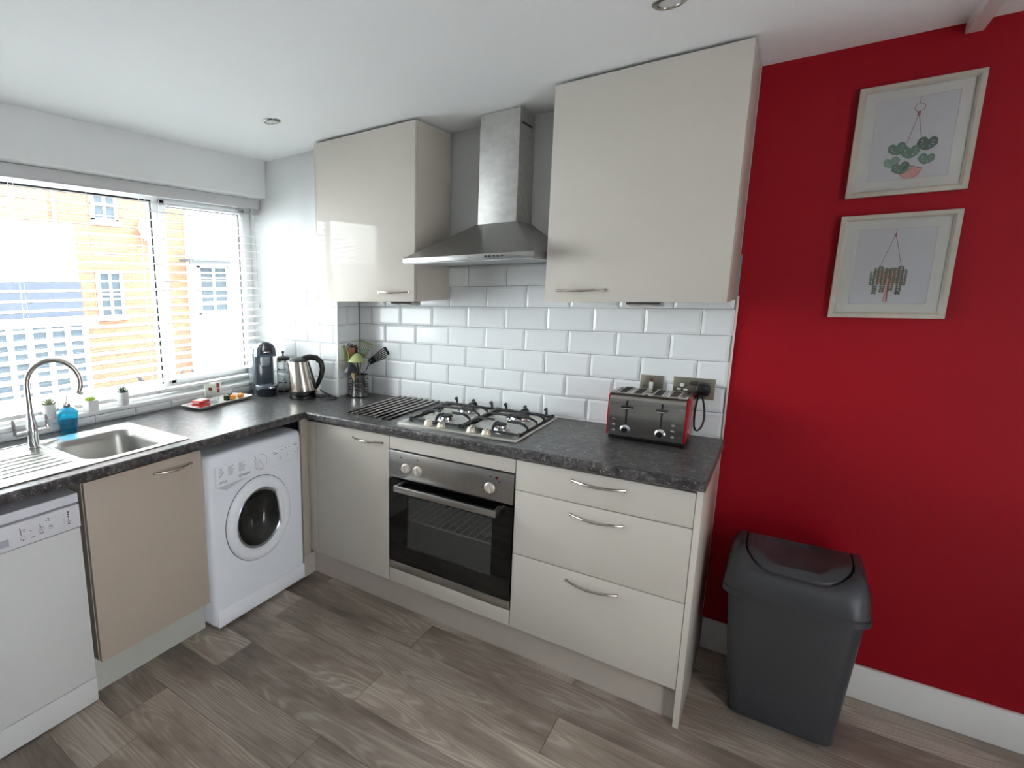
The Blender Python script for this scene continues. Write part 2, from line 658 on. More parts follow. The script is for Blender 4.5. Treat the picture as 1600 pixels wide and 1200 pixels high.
def put_tile(parent, o, ux, n, w, h):
    """o: lower-left corner on the wall, ux: width direction, n: outward normal"""
    key = (round(w, 3), round(h, 3))
    if key not in _tiles:
        me = bpy.data.meshes.new('tile')
        s = tile_bm(w, h)
        s.to_mesh(me)
        s.free()
        me.materials.append(TILE)
        _tiles[key] = me
    t = bpy.data.objects.new('tile', _tiles[key])
    COL.objects.link(t)
    M = frame_m(o, ux, (0, 0, 1), n)
    # faint lippage so that neighbouring glazes mirror slightly differently
    M = M @ Matrix.Rotation(random.uniform(-.004, .004), 4, 'X') @ Matrix.Rotation(random.uniform(-.004, .004), 4, 'Y')
    t.parent = parent
    t.matrix_basis = M


RP, TP, G = 0.1032, 0.2032, 0.0028
bg_ = B()
box(bg_, XB, XE - 0.004, -0.003, 0.0, WT, WT + 7 * RP)
box(bg_, XS, XB, YB - 0.003, YB, WT, WT + 6 * RP)
box(bg_, XB, XB + 0.003, YB, 0, WT, WT + 6 * RP)
obj('grout', bg_, GROUT, wb)
for r in range(7):
    z0 = WT + r * RP
    ph = 1.2065 + (0 if r % 2 == 0 else TP / 2)
    k0 = ph - 5 * TP
    while k0 < XE:
        a, c = max(k0, XB + 0.004), min(k0 + TP, XE - 0.005)
        if r > 5 and a < 1.05:
            a = 1.05
        if r == 6:
            c = min(c, 1.76)
        zh = RP
        if c - a > 0.012:
            put_tile(wb, (a + G / 2, -0.0005, z0 + G / 2), (1, 0, 0), (0, -1, 0), c - a - G, zh - G)
        k0 += TP
for r in range(6):
    z0 = WT + r * RP
    k0 = (0.183 if r % 2 == 0 else 0.084) - 2 * 0.2
    while k0 < XB:
        a, c = max(k0, XS), min(k0 + 0.2, XB)
        if c - a > 0.012:
            put_tile(wb, (a + G / 2, YB - 0.0005, z0 + G / 2), (1, 0, 0), (0, -1, 0), c - a - G, RP - G)
        k0 += 0.2
    for a, c in ((YB, -0.122), (-0.122, -0.007)) if r % 2 == 0 else ((YB, -0.007),):
        put_tile(wb, (XB + 0.0005, a + G / 2, z0 + G / 2), (0, 1, 0), (1, 0, 0), c - a - G, RP - G)
obj('tile_edge_trim', box(B(), XE - 0.005, XE + 0.001, -0.0095, 0.0, WT, 1.492), P('cream_tile_trim', (226, 206, 196), 0.4), wb)
obj('tile_edge_trim', box(box(B(), XB - 0.002, XB + 0.0085, YB - 0.0085, YB - 0.0005, WT, WT + 6 * RP), XB + 0.0005, XB + 0.0085, YB - 0.001, YB + 0.004, WT, WT + 6 * RP), P('white_tile_trim', (226, 228, 228), 0.3), wb)
obj('grout', box(B(), XS, XS + 0.002, YW0, YB, WT, SILL - 0.022), GROUT, wl)
for k in range(11):
    y1 = -0.325 - 0.2135 * (k - 1)
    y0 = y1 - 0.2135
    y1 = min(y1, YB - 0.006)
    put_tile(wl, (XS, y0 + G / 2, WT + 0.002), (0, 1, 0), (1, 0, 0), y1 - y0 - G, SILL - 0.023 - WT - 0.002)
# silicone bead where the worktop meets the tiles
obj('sealant', tube(B(), [(XB + 0.01, -0.010, WT + 0.001), (XE - 0.01, -0.010, WT + 0.001)], 0.004, 6), WOODW, wb)

# ------------------------------------------------------------------ window
wn = thing('window_1', 'white window with a fixed pane and an opening casement', 'window', (-0.2, -1.3, SILL))
del wn['category'], wn['label']
wn['kind'] = 'structure'
XF0, XF1 = -0.245, -0.185
TOPW = 2.092
for nm, a in (('frame_bottom', (YW0, YW1, SILL, 1.036)), ('frame_top', (YW0, YW1, 2.028, TOPW)), ('frame_side', (YW1 - 0.062, YW1, 1.03, 2.04)),
              ('frame_side', (YW0, YW0 + 0.06, 1.03, 2.04)), ('mullion', (-0.913, -0.868, 1.03, 2.04))):
    bx(nm, UPVC, wn, XF0, XF1, a[0], a[1], a[2], a[3], bev=0.006)
b = B()
for y0, y1, z0, z1 in ((-0.874, -0.838, 1.032, 2.034), (-0.312, -0.272, 1.032, 2.034), (-0.874, -0.272, 1.032, 1.068), (-0.874, -0.272, 2.003, 2.034)):
    box(b, XF0 + 0.01, XF1 + 0.012, y0, y1, z0, z1, bev=0.004)
sash = obj('sash', b, UPVC, wn)


def gasket(y0, y1, z0, z1, x, t, parent, sides):
    g = B()
    for k_, a in (('l', (y0, y0 + t, z0, z1)), ('r', (y1 - t, y1, z0, z1)), ('b', (y0, y1, z0, z0 + t * .5)), ('t', (y0, y1, z1 - t, z1))):
        if k_ in sides:
            box(g, x - 0.008, x, *a)
    return obj('gasket', g, RUBBER, parent)


gasket(-0.839, -0.311, 1.066, 2.005, -0.183, 0.006, sash, 'rt')
gasket(YW0 + 0.058, -0.910, 1.034, 2.030, -0.190, 0.010, wn, 'lrt')
obj('gasket', box(B(), -0.191, -0.183, -0.839, -0.311, 1.066, 1.070), P('grey_gasket', (130, 132, 134), 0.5), sash)
bx('pane', WINGL, sash, -0.212, -0.206, -0.84, -0.31, 1.066, 2.005)
bx('pane', WINGL, wn, -0.212, -0.206, YW0 + 0.055, -0.91, 1.034, 2.03)
b = box(B(), -0.185, -0.165, -0.862, -0.848, 1.44, 1.56, bev=0.004)
obj('casement_handle', b, UPVC, sash)
b = lathe(B(), [(0.006, 0), (0.006, 0.004), (0, 0.005)], 10, frame_m((-0.1648, -0.855, 1.56), (0, 1, 0), (0, 0, 1), (1, 0, 0)))
obj('key_button', b, BLACK, sash)

# venetian blind in the recess
XBL = -0.130
vb = thing('venetian_blind', 'white wooden venetian blind hanging lowered and open in the window recess', 'blind', (XBL, -1.3, 2.09))
box_y0, box_y1 = YW0 + 0.01, YB - 0.004
bx('valance', P('pale_grey_valance', (196, 196, 196), 0.45), vb, XBL + 0.034, XBL + 0.044, box_y0, box_y1, 2.032, 2.090, bev=0.003)
bx('headrail', SLATM, vb, XBL - 0.026, XBL + 0.03, box_y0, box_y1, 2.040, 2.090, bev=0.002)
NSL = 22
ang = radians(11)
sl = None
for i in range(NSL):
    z = 2.006 - i * 0.0446
    M = Matrix.Translation((XBL, 0, z)) @ Matrix.Rotation(ang, 4, 'Y')
    if sl is None:
        b = B()
        prof = [(-0.025, 0), (-0.0125, 0.0022), (0, 0.003), (0.0125, 0.0022), (0.025, 0), (0.025, -0.0025), (0.0125, -0.0003), (0, 0.0005), (-0.0125, -0.0003), (-0.025, -0.0025)]
        loops(b, [[(x, box_y0 + 0.004, zz) for x, zz in prof], [(x, box_y1 - 0.006, zz) for x, zz in prof]])
        bmesh.ops.recalc_face_normals(b, faces=b.faces)
        b.transform(M)
        sl = obj('slat', b, SLATM, vb, origin=(XBL, -1.3, z))
    else:
        o = sl.copy()
        COL.objects.link(o)
        o.location = (0, 0, z - 2.09)
bx('bottom_rail', SLATM, vb, XBL - 0.025, XBL + 0.025, box_y0 + 0.004, box_y1 - 0.006, 1.004, 1.022, bev=0.004)
for y in (-0.36, -1.0, -1.62, -2.25):
    b = B()
    for dx in (-0.0265, 0.0265):
        box(b, XBL + dx - 0.0007, XBL + dx + 0.0007, y - 0.001, y + 0.001, 1.02, 2.04)
    for i in range(NSL):
        z = 2.006 - i * 0.0446 - 0.004
        box(b, XBL - 0.0265, XBL + 0.0265, y - 0.0006, y + 0.0006, z - 0.0006, z)
    obj('ladder_cord', b, SLATM, vb)
    obj('cord_plug', lathe(B(), [(0.006, 0), (0.006, 0.006), (0, 0.007)], 10, frame_m((XBL + 0.0245, y, 1.013), (0, 1, 0), (0, 0, 1), (1, 0, 0))), P('grey_plug', (170, 170, 172), 0.5), vb)
b = tube(B(), [(XBL + 0.036, -0.262, 2.04), (XBL + 0.036, -0.258, 1.75), (XBL + 0.038, -0.25, 1.47)], 0.0011, 6)
lathe(b, [(0.0, 0), (0.006, 0.004), (0.0045, 0.03), (0.0015, 0.036)], 10, Matrix.Translation((XBL + 0.038, -0.25, 1.435)))
obj('pull_cord', b, P('grey_cord', (186, 186, 184), 0.6), vb)
b = tube(B(), [(XBL + 0.036, -1.31, 2.04), (XBL + 0.037, -1.31, 1.4)], 0.0014, 6)
obj('pull_cord', b, SLATM, vb)

# ------------------------------------------------------------------ outside
obj('ground_outside', box(B(), -40, -0.34, -20, 30, -1.45, -1.3), PAVE, kind='structure')


def house_window(root, x, y0, y1, z0, z1, mull=1, bars=0):
    f = B()
    t = 0.07
    for a in ((y0, y0 + t, z0, z1), (y1 - t, y1, z0, z1), (y0, y1, z0, z0 + t), (y0, y1, z1 - t, z1)):
        box(f, x, x + 0.1, *a)
    for i in range(mull):
        yy = y0 + (y1 - y0) * (i + 1) / (mull + 1)
        box(f, x, x + 0.09, yy - 0.03, yy + 0.03, z0, z1)
    for i in range(bars):
        zz = z0 + (z1 - z0) * (i + 1) / (bars + 1)
        box(f, x, x + 0.08, y0, y1, zz - 0.02, zz + 0.02)
    box(f, x, x + 0.16, y0 - 0.06, y1 + 0.06, z0 - 0.07, z0)
    w = obj('house_window', f, UPVC, root)
    obj('pane', box(B(), x + 0.02, x + 0.04, y0 + t / 2, y1 - t / 2, z0 + t / 2, z1 - t / 2), PANEG, w)
    return w


h1 = thing('brick_house', 'orange brick house seen through the middle of the blind', 'building', (-13, 5.5, -1.3))
obj('wall', box(B(), -16, -12, 3.75, 7.75, -1.3, 6.6), BRICK, h1)
house_window(h1, -12.0, 4.84, 5.56, 3.42, 4.75, 1, 2)
house_window(h1, -12.0, 4.82, 5.55, 0.85, 2.12, 1, 1)
rf = B()
prism(rf, [(-16.4, 6.5), (-11.7, 6.5), (-14, 8.4)], 3.5, 7.74, frame_m((0, 0, 0), (1, 0, 0), (0, 0, 1), (0, 1, 0)))
obj('roof', rf, SLATER, h1)
obj('drainpipe', tube(B(), [(-11.9, 3.86, -1.3), (-11.9, 3.86, 6.4)], 0.05, 8), P('white_pipe', (225, 225, 225), 0.5), h1)
dsh = B()
lathe(dsh, [(0.0, 0.0), (0.18, 0.03), (0.34, 0.10), (0.36, 0.12), (0.34, 0.115), (0.17, 0.05), (0.0, 0.02)], 20, frame_m((-11.78, 6.38, 3.2), (0, 1, 0), (-0.35, 0, 0.93), (0.93, 0, 0.35)))
tube(dsh, [(-12.0, 6.38, 3.0), (-11.8, 6.38, 3.05), (-11.78, 6.38, 3.2)], 0.025, 8)
tube(dsh, [(-11.74, 6.38, 2.9), (-11.4, 6.38, 3.12)], 0.012, 6)
tag(obj('satellite_dish', dsh, P('dish_grey', (190, 184, 180), 0.5)), 'pale satellite dish fixed to the orange brick house', 'satellite dish')

h2 = thing('rendered_house', 'white rendered house with a grey paned window beside the brick house', 'building', (-12, 9.5, -1.3))
obj('wall', box(B(), -16, -11.6, 7.76, 13, -1.3, 5.6), RENDER, h2)
house_window(h2, -11.6, 7.62 + 0.2, 9.0, 0.80, 2.30, 1, 3)
obj('porch_roof', box(box(B(), -11.7, -11.0, 7.3, 9.9, 2.40, 2.48), -11.1, -11.02, 7.2, 9.9, 2.28, 2.46), P('grey_porch', (60, 61, 62), 0.8), h2)
house_window(h2, -11.6, 9.35, 10.4, 0.1, 2.2, 0, 4)
obj('boundary_wall', box(B(), -11.3, -11.1, 7.75, 9.25, -1.3, 0.72), RENDER, h2)
rf = B()
prism(rf, [(-16.4, 5.5), (-11.3, 5.5), (-14, 7.6)], 7.7, 13.2, frame_m((0, 0, 0), (1, 0, 0), (0, 0, 1), (0, 1, 0)))
obj('roof', rf, SLATER, h2)

h3 = thing('white_annexe', 'low white annexe with a glazed garden room in front of the brick house', 'building', (-9.5, 2, -1.3))
obj('wall', box(box(B(), -11, -9, -2.0, 2.95, -1.3, 1.02), -11, -9.2, -2, 3.0, 1.78, 2.95), RENDER, h3)
obj('upper_band', box(B(), -10.9, -9.15, -2.0, 3.02, 1.02, 1.80), P('grey_blue_band', (62, 67, 76), 0.9, spec=0.1), h3)
obj('fascia', box(B(), -9.4, -8.6, -2.0, 3.05, 0.90, 1.06), UPVC, h3)
g = B()
for i in range(13):
    y = 2.78 - i * 0.36
    box(g, -8.75, -8.66, y - 0.05, y + 0.05, -1.3, 0.92)
for i in range(4):
    z = 0.62 - i * 0.36
    box(g, -8.74, -8.67, -2.0, 2.8, z - 0.04, z + 0.04)
gr = obj('glazing_frame', g, UPVC, h3)
obj('pane', box(B(), -8.72, -8.70, -2.0, 2.78, -1.2, 0.9), PANEG, gr)
h4 = thing('slate_house', 'slate roofed white house far behind the annexe', 'building', (-18, 2, -1.3))
obj('wall', box(B(), -22, -18, 0.0, 6.8, -1.3, 4.3), RENDER, h4)
rf = B()
prism(rf, [(-22.5, 4.2), (-17.6, 4.2), (-20, 7.2)], 0.5, 5.4, frame_m((0, 0, 0), (1, 0, 0), (0, 0, 1), (0, 1, 0)))
obj('roof', rf, SLATER, h4)
hd = B()
for i in range(420):
    x, y = random.uniform(-7.5, -5.0), random.uniform(0.2, 8.0)
    s = random.uniform(0.08, 0.2)
    z = random.uniform(-1.2, -0.15)
    m = Matrix.Translation((x, y, z)) @ Matrix.Rotation(random.uniform(0, 3), 4, 'Z') @ Matrix.Rotation(random.uniform(0, 3), 4, 'X')
    sb = B()
    loops(sb, [[(0, -s, 0), (0, -s * .4, s * .25), (0, s * .6, s * .2), (0, s, 0), (0, s * .4, -s * .3)]], True, False)
    merge(hd, sb, m)
hg = obj('hedge', hd, HEDGE, kind='stuff')
tag(hg, 'low grey green planting below the window outside', 'hedge')

# ------------------------------------------------------------------ worktop
b = B()
ZB = WT - 0.038
bowl = (0.150, 0.530, -1.72, -1.345)
NX = 0.612
for a in ((XS + 0.008, bowl[0], -2.5, YB - 0.009), (bowl[0], bowl[1], bowl[3], YB - 0.009), (bowl[0], bowl[1], -2.5, bowl[2]), (bowl[1], NX, -2.5, YB - 0.009)):
    box(b, *a, ZB, WT)
box(b, NX, 2.338, -0.612, -0.010, ZB, WT)
box(b, XB + 0.009, NX, YB - 0.01, -0.010, ZB, WT)


def nosing(c, u):
    """rounded front edge section: c centre offset, u outward dir -> list of 3D offsets"""
    r = 0.010
    pts = [(0, -0.038)]
    for i in range(7):
        a = radians(-90 + 15 * i)
        pts.append((r * cos(a), -0.038 + 0.006 + 0.006 * sin(a)))
    for i in range(7):
        a = radians(15 * i)
        pts.append((r * cos(a), -r + r * sin(a)))
    pts.append((0, 0))
    return pts


ns = nosing(0, 0)
loops(b, [[(NX + d, -2.5, WT + h) for d, h in ns], [(NX + d, -0.612 - d, WT + h) for d, h in ns]])
loops(b, [[(NX + d, -0.612 - d, WT + h) for d, h in ns], [(2.338, -0.612 - d, WT + h) for d, h in ns]])
bmesh.ops.recalc_face_normals(b, faces=b.faces)
wt = thing('worktop', 'dark grey speckled laminate worktop running round the corner in an L', 'worktop', (0.6, -0.6, WT))
obj('slab', b, WORKT, wt)
bx('corner_joint', NICKEL, wt, 0.6135, 0.6155, -0.621, -0.612, ZB + 0.004, WT + 0.0006)
bx('edge_strip', P('worktop_end_strip', (92, 84, 84), 0.4), wt, 2.338, 2.3395, -0.615, -0.012, ZB + 0.001, WT - 0.0005)


# ------------------------------------------------------------------ handles
def handle(parent, o, ux, n, w=0.178):
    """bow handle centred at o on a door face; ux along, n outwards"""
    o, ux, n = Vector(o), Vector(ux), Vector(n)
    pts, rs = [], []
    for i in range(17):
        t = -1 + i / 8
        d = 0.028 * (1 - t * t) + 0.003
        pts.append(o + ux * (t * w / 2) + n * d)
        rs.append(0.0042 + 0.0022 * (1 - abs(t)))
    s = B()
    tube(s, pts, rs, 10, 1.0)
    for t in (-1, 1):
        c = o + ux * (t * w / 2 * 0.985)
        tube(s, [c + n * 0.0, c + n * 0.006], 0.006, 8)
    return obj('handle', s, NICKEL, parent)


def door(parent, name, x0, x1, y0, y1, z0, z1, mat=CREAM, bev=0.0016):
    return bx(name, mat, parent, x0, x1, y0, y1, z0, z1, bev=bev)


YD = -0.588
GAP = 0.0015
ZD0, ZD1 = 0.144, 0.870
# corner base cabinet
cb = thing('corner_cabinet', 'cream gloss corner base cabinet between washing machine and oven', 'cabinet', (0.86, -0.3, 0))
bx('carcass', CREAM_S, cb, 0.66, 1.1136, -0.565, -0.06, 0.144, 0.885)
bx('corner_post', CREAM_S, cb, 0.602, 0.6565, YD, -0.57, ZD0, ZD1, bev=0.001)
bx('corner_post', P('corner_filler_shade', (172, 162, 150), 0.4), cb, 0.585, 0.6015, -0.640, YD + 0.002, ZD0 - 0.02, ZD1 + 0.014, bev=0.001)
d = door(cb, 'door', 0.6585, 1.1141, YD, -0.568, ZD0, ZD1)
handle(d, (0.992, YD, 0.831), (1, 0, 0), (0, -1, 0))
# oven housing
oh = thing('oven_cabinet', 'cream gloss cabinet housing the built-in oven under the hob', 'cabinet', (1.4156, -0.3, 0))
b = B()
for a in ((1.1161, 1.134, -0.565, -0.06, 0.144, 0.885), (1.697, 1.7151, -0.565, -0.06, 0.144, 0.885), (1.134, 1.697, -0.565, -0.06, 0.144, 0.160), (1.134, 1.697, -0.08, -0.06, 0.16, 0.885), (1.134, 1.697, -0.565, -0.06, 0.86, 0.885)):
    box(b, *a)
obj('carcass', b, CREAM_S, oh)
door(oh, 'filler_panel', 1.1171, 1.7141, YD, -0.568, 0.8125, ZD1)
door(oh, 'filler_panel', 1.1171, 1.7141, YD, -0.568, ZD0, 0.2125)
# drawers
dc = thing('drawer_cabinet', 'cream gloss three-drawer base cabinet right of the oven', 'cabinet', (2.0156, -0.3, 0))
bx('carcass', CREAM_S, dc, 1.7166, 2.3146, -0.565, -0.06, 0.144, 0.885)
for z0, z1, zh in ((0.7465, ZD1, 0.832), (0.4755, 0.7435, 0.699), (ZD0, 0.4725, 0.430)):
    dr = door(dc, 'drawer', 1.7173, 2.3141, YD, -0.568, z0, z1)
    handle(dr, (2.0195, YD, zh), (1, 0, 0), (0, -1, 0))
ep = bx('end_panel', P('cream_gloss_end', (199, 193, 184), 0.16, spec=0.3, var=0.01), None, 2.3156, 2.334, YD - 0.002, -0.020, 0.0, 0.8855, bev=0.001)
tag(ep, 'cream gloss end panel closing the base units beside the bin', 'panel')
pl = obj('plinth', box(box(B(), 0.600, 2.3150, -0.552, -0.536, 0.001, 0.1425), 0.585, 0.600, -0.642, -0.536, 0.001, 0.1225), TAUPE)
tag(pl, 'long taupe plinth under the corner, oven and drawer units', 'plinth')
# sink cabinet
XDK = 0.583
sc = thing('sink_cabinet', 'cream sink base cabinet between dishwasher and washing machine', 'cabinet', (0.3, -1.51, 0))
b = B()
for a in ((0.02, 0.563, -1.772, -1.756, 0.145, 0.885), (0.02, 0.563, -1.270, -1.254, 0.145, 0.885), (0.02, 0.563, -1.756, -1.266, 0.145, 0.16), (0.02, 0.036, -1.756, -1.266, 0.16, 0.885)):
    box(b, *a)
obj('carcass', b, CREAM_S, sc)
d = bx('door', P('cream_backlit_door', (184, 171, 158), 0.22, var=0.01), sc, XDK - 0.019, XDK, -1.770, -1.2545, 0.147, 0.872, bev=0.0016)  # darker copy of the door cream, backlit tone put into the colour
handle(d, (XDK, -1.397, 0.827), (0, 1, 0), (1, 0, 0))
tag(bx('plinth', GREYPL, None, 0.520, 0.535, -1.785, -1.256, 0.001, 0.146), 'short pale grey plinth under the sink cabinet', 'plinth')

# ------------------------------------------------------------------ oven
ov = thing('oven', 'built-in single electric oven with black glass door and steel fascia', 'oven', (1.4156, -0.3, 0.2))
OX0, OX1 = 1.1185, 1.7125
bx('control_panel', STEEL, ov, OX0, OX1, YD - 0.004, -0.56, 0.679, 0.806, bev=0.0015)
b = B()
for x0, x1, z0, z1 in ((OX0, 1.214, 0.256, 0.668), (1.628, OX1, 0.256, 0.668), (1.214, 1.628, 0.256, 0.341), (1.214, 1.628, 0.602, 0.668)):
    box(b, x0, x1, YD - 0.003, -0.575, z0, z1)
od = obj('oven_door', b, OVENBLK, ov)
bx('door_pane', OVENGL, od, 1.213, 1.629, YD - 0.001, YD + 0.004, 0.340, 0.603)
b = B()
for x in (1.180, 1.652):
    box(b, x - 0.007, x + 0.007, -0.632, YD - 0.002, 0.628, 0.654, bev=0.002)
box(b, 1.172, 1.660, -0.640, -0.628, 0.627, 0.655, bev=0.002)
obj('door_handle', b, steel('oven_handle', (190, 188, 184), 0.3, (120, 2, 2), 0.05), od)
bx('lower_trim', STEEL, ov, OX0, OX1, YD - 0.003, -0.565, 0.2165, 0.2545, bev=0.001)
b = B()
for a in ((OX0 + .002, 1.20, .2545, .679), (1.642, OX1 - .002, .2545, .679), (1.20, 1.642, .2545, .33), (1.20, 1.642, .612, .679)):
    box(b, a[0], a[1], -0.574, -0.56, a[2], a[3])
obj('door_trim', b, BLACK, ov)
b = B()
box(b, 1.165, 1.675, -0.559, -0.12, 0.27, 0.285)
box(b, 1.165, 1.675, -0.135, -0.12, 0.285, 0.65)
box(b, 1.165, 1.18, -0.559, -0.135, 0.285, 0.65)
box(b, 1.66, 1.675, -0.559, -0.135, 0.285, 0.65)
box(b, 1.165, 1.675, -0.559, -0.12, 0.65, 0.665)
obj('oven_cavity', b, CAVITY, ov)
b = B()
tube(b, [(1.182, -0.568, 0.4745), (1.658, -0.568, 0.4745)], 0.0042, 8)
tube(b, [(1.182, -0.2, 0.4745), (1.658, -0.2, 0.4745)], 0.003, 8)
for i in range(14):
    x = 1.20 + i * 0.0338
    tube(b, [(x, -0.568, 0.476), (x, -0.2, 0.476)], 0.0018, 6)
obj('wire_shelf', b, P('shelf_wire', (214, 214, 210), 0.3, metal=0.3), ov)


def knob(parent, o, ux, n, r=0.020, h=0.022, mat=KNOBW, grip=True):
    o, ux, n = Vector(o), Vector(ux), Vector(n)
    uy = n.cross(ux)
    M = frame_m(o, ux, uy, n)
    s = lathe(B(), [(r * 1.12, 0), (r * 1.12, 0.004), (r, 0.006), (r * 0.9, h * 0.62), (r * 0.8, h * 0.7), (0, h * 0.72)], 20, M)
    if grip:
        box(s, -r * 0.24, r * 0.24, -r * 0.86, r * 0.86, h * 0.5, h, bev=r * 0.1, M=M)
    return obj('knob', s, mat, parent)


for x in (1.209, 1.271, 1.612):
    knob(ov, (x, YD - 0.004, 0.7315), (0.95, 0, 0.3), (0, -1, 0))
obj('pilot_light', lathe(B(), [(0.006, 0), (0.006, 0.002), (0, 0.003)], 12, frame_m((1.641, YD - 0.004, 0.779), (1, 0, 0), (0, 0, 1), (0, -1, 0))), P('dark_red_lens', (96, 12, 16), 0.2), ov)
b = B()
for cx, sp in ((1.209, 0), (1.271, 0), (1.612, 1)):
    for i in range(9 if sp else 3):
        a = radians(20 - 32 * i) if sp else radians(120 - 30 * i)
        px, pz = cx + 0.031 * cos(a), 0.7315 + 0.031 * sin(a)
        box(b, px - 0.0016, px + 0.0016, YD - 0.0044, YD - 0.0038, pz - 0.0016, pz + 0.0016)
for px, pz in ((1.183, 0.778), (1.270, 0.783), (1.652, 0.764), (1.615, 0.780)):
    box(b, px - 0.004, px + 0.004, YD - 0.0044, YD - 0.0038, pz - 0.003, pz + 0.003)
obj('dial_marks', b, PRINTD, ov, kind='stuff')

# ------------------------------------------------------------------ hob
HX0, HX1, HY0, HY1 = 1.136, 1.700, -0.556, -0.036
hb = thing('gas_hob', 'stainless four burner gas hob with black pan supports set in the worktop', 'hob', ((HX0 + HX1) / 2, -0.3, WT))
b = B()
hx, hy = (HX1 - HX0) / 2, (HY1 - HY0) / 2
cx, cy = (HX0 + HX1) / 2, (HY0 + HY1) / 2
ring = lambda hx, hy, r, z: [(cx + x, cy + y, z) for x, y in rrect(hx, hy, r, 5)]
loops(b, [ring(hx, hy, .008, WT + .0005), ring(hx, hy, .008, WT + .005), ring(hx - .004, hy - .004, .008, WT + .009), ring(hx - .018, hy - .018, .01, WT + .009), ring(hx - .022, hy - .022, .012, WT + .006)])
bmesh.ops.recalc_face_normals(b, faces=b.faces)
obj('hob_plate', b, STEELH, hb)
BURN = [(1.290, -0.366, 0.030), (1.300, -0.175, 0.038), (1.562, -0.378, 0.026), (1.565, -0.172, 0.046)]
for x, y, r in BURN:
    s = lathe(B(), [(r * 1.35, 0), (r * 1.35, 0.003), (r * 1.05, 0.005), (r * 1.0, 0.013), (r * 0.92, 0.015), (0, 0.015)], 24, Matrix.Translation((x, y, WT + .0058)))
    bo = obj('burner', s, CHROME, hb)
    obj('burner_cap', lathe(B(), [(r * 0.98, 0), (r * 1.0, 0.004), (r * 0.9, 0.007), (0, 0.008)], 24, Matrix.Translation((x, y, WT + .021))), IRON, bo)
for x, y in ((1.277, -0.512), (1.344, -0.517), (1.486, -0.512), (1.556, -0.517)):
    knob(hb, (x, y, WT + 0.006), (1, 0.2, 0), (0, 0, 1), 0.018, 0.028, P('pearl_hob_knob', (222, 214, 196), 0.25, metal=0.3))


def support(x0, x1, y0, y1, burners, parent):
    s = B()
    zb, zt, r = WT + 0.012, WT + 0.040, 0.0058
    zf = WT + 0.020
    for p, q in (((x0, y0), (x1, y0)), ((x1, y0), (x1, y1)), ((x1, y1), (x0, y1)), ((x0, y1), (x0, y0))):
        tube(s, [(*p, zb), (*q, zb)], r * 0.9, 8)
    for (x, y, br) in burners:
        for sx, sy in ((-1, 0), (1, 0), (0, -1), (0, 1)):
            if sx:
                e = (x0 if sx < 0 else x1, y)
            else:
                ym = (y0 + y1) / 2
                e = (x, (y0 if y < ym else ym) if sy < 0 else (ym if y < ym else y1))
            if not sx and abs(e[1] - (y0 + y1) / 2) < 1e-6:
                continue
            ix, iy = x + sx * 0.030, y + sy * 0.030
            ox, oy = e
            mx, my = ox - sx * 0.022, oy - sy * 0.022
            tube(s, [(ox, oy, zb - 0.005), (ox - sx * .004, oy - sy * .004, zb + 0.012), (mx, my, zt - 0.004), (mx - sx * .012, my - sy * .012, zt), (ix, iy, zt)], [r, r, r * 1.2, r * 1.15, r * 0.95], 8)
    ym = (y0 + y1) / 2
    xm = (x0 + x1) / 2
    tube(s, [(x0, ym, zb - 0.005), (x0 + .006, ym, zb + .014), (x0 + 0.026, ym, zt - .004), (x0 + .04, ym, zt), (x1 - 0.04, ym, zt), (x1 - .026, ym, zt - .004), (x1 - .006, ym, zb + .014), (x1, ym, zb - .005)], r, 8)
    for px in (x0 + 0.03, xm, x1 - 0.03):
        tube(s, [(px, y1, zb - 0.004), (px, y1 - .002, zt - .006), (px, y1 - 0.008, zt + 0.006), (px, y1 - 0.022, zt + 0.004)], [r, r, r * 1.2, r], 8)
    for px, py in ((x0, y0), (x1, y0), (x0, y1), (x1, y1)):
        tube(s, [(px, py, WT + 0.006), (px, py, zb + 0.008)], r * 1.5, 8)
    o = obj('pan_support', s, IRON, None)
    return o


for args, lb in (((1.160, 1.412, -0.470, -0.060, BURN[:2]), 'black cast iron pan support over the left pair of hob burners'), ((1.426, 1.682, -0.470, -0.060, BURN[2:]), 'black cast iron pan support over the right pair of hob burners')):
    tag(support(*args, None), lb, 'pan support', 'hob pan supports')

# steel rods let into the worktop
tv = thing('hot_rod_trivet', 'row of eight stainless rods for hot pans on the worktop left of hob', 'trivet', (0.94, -0.27, WT))
rod = None
for i in range(8):
    x = 0.816 + i * 0.0352
    if rod is None:
        s = B()
        tube(s, [(x, -0.527, WT + 0.0055), (x, -0.522, WT + 0.006), (x, -0.024, WT + 0.006), (x, -0.019, WT + 0.0055)], [0.003, 0.0055, 0.0055, 0.003], 10)
        rod = obj('rod', s, steel('rod_steel', (150, 149, 147), 0.2, (1, 1, 1), 0.02), tv, origin=(x, -0.27, WT))
    else:
        o = rod.copy()
        COL.objects.link(o)
        o.location = (x - 0.94, 0, 0)

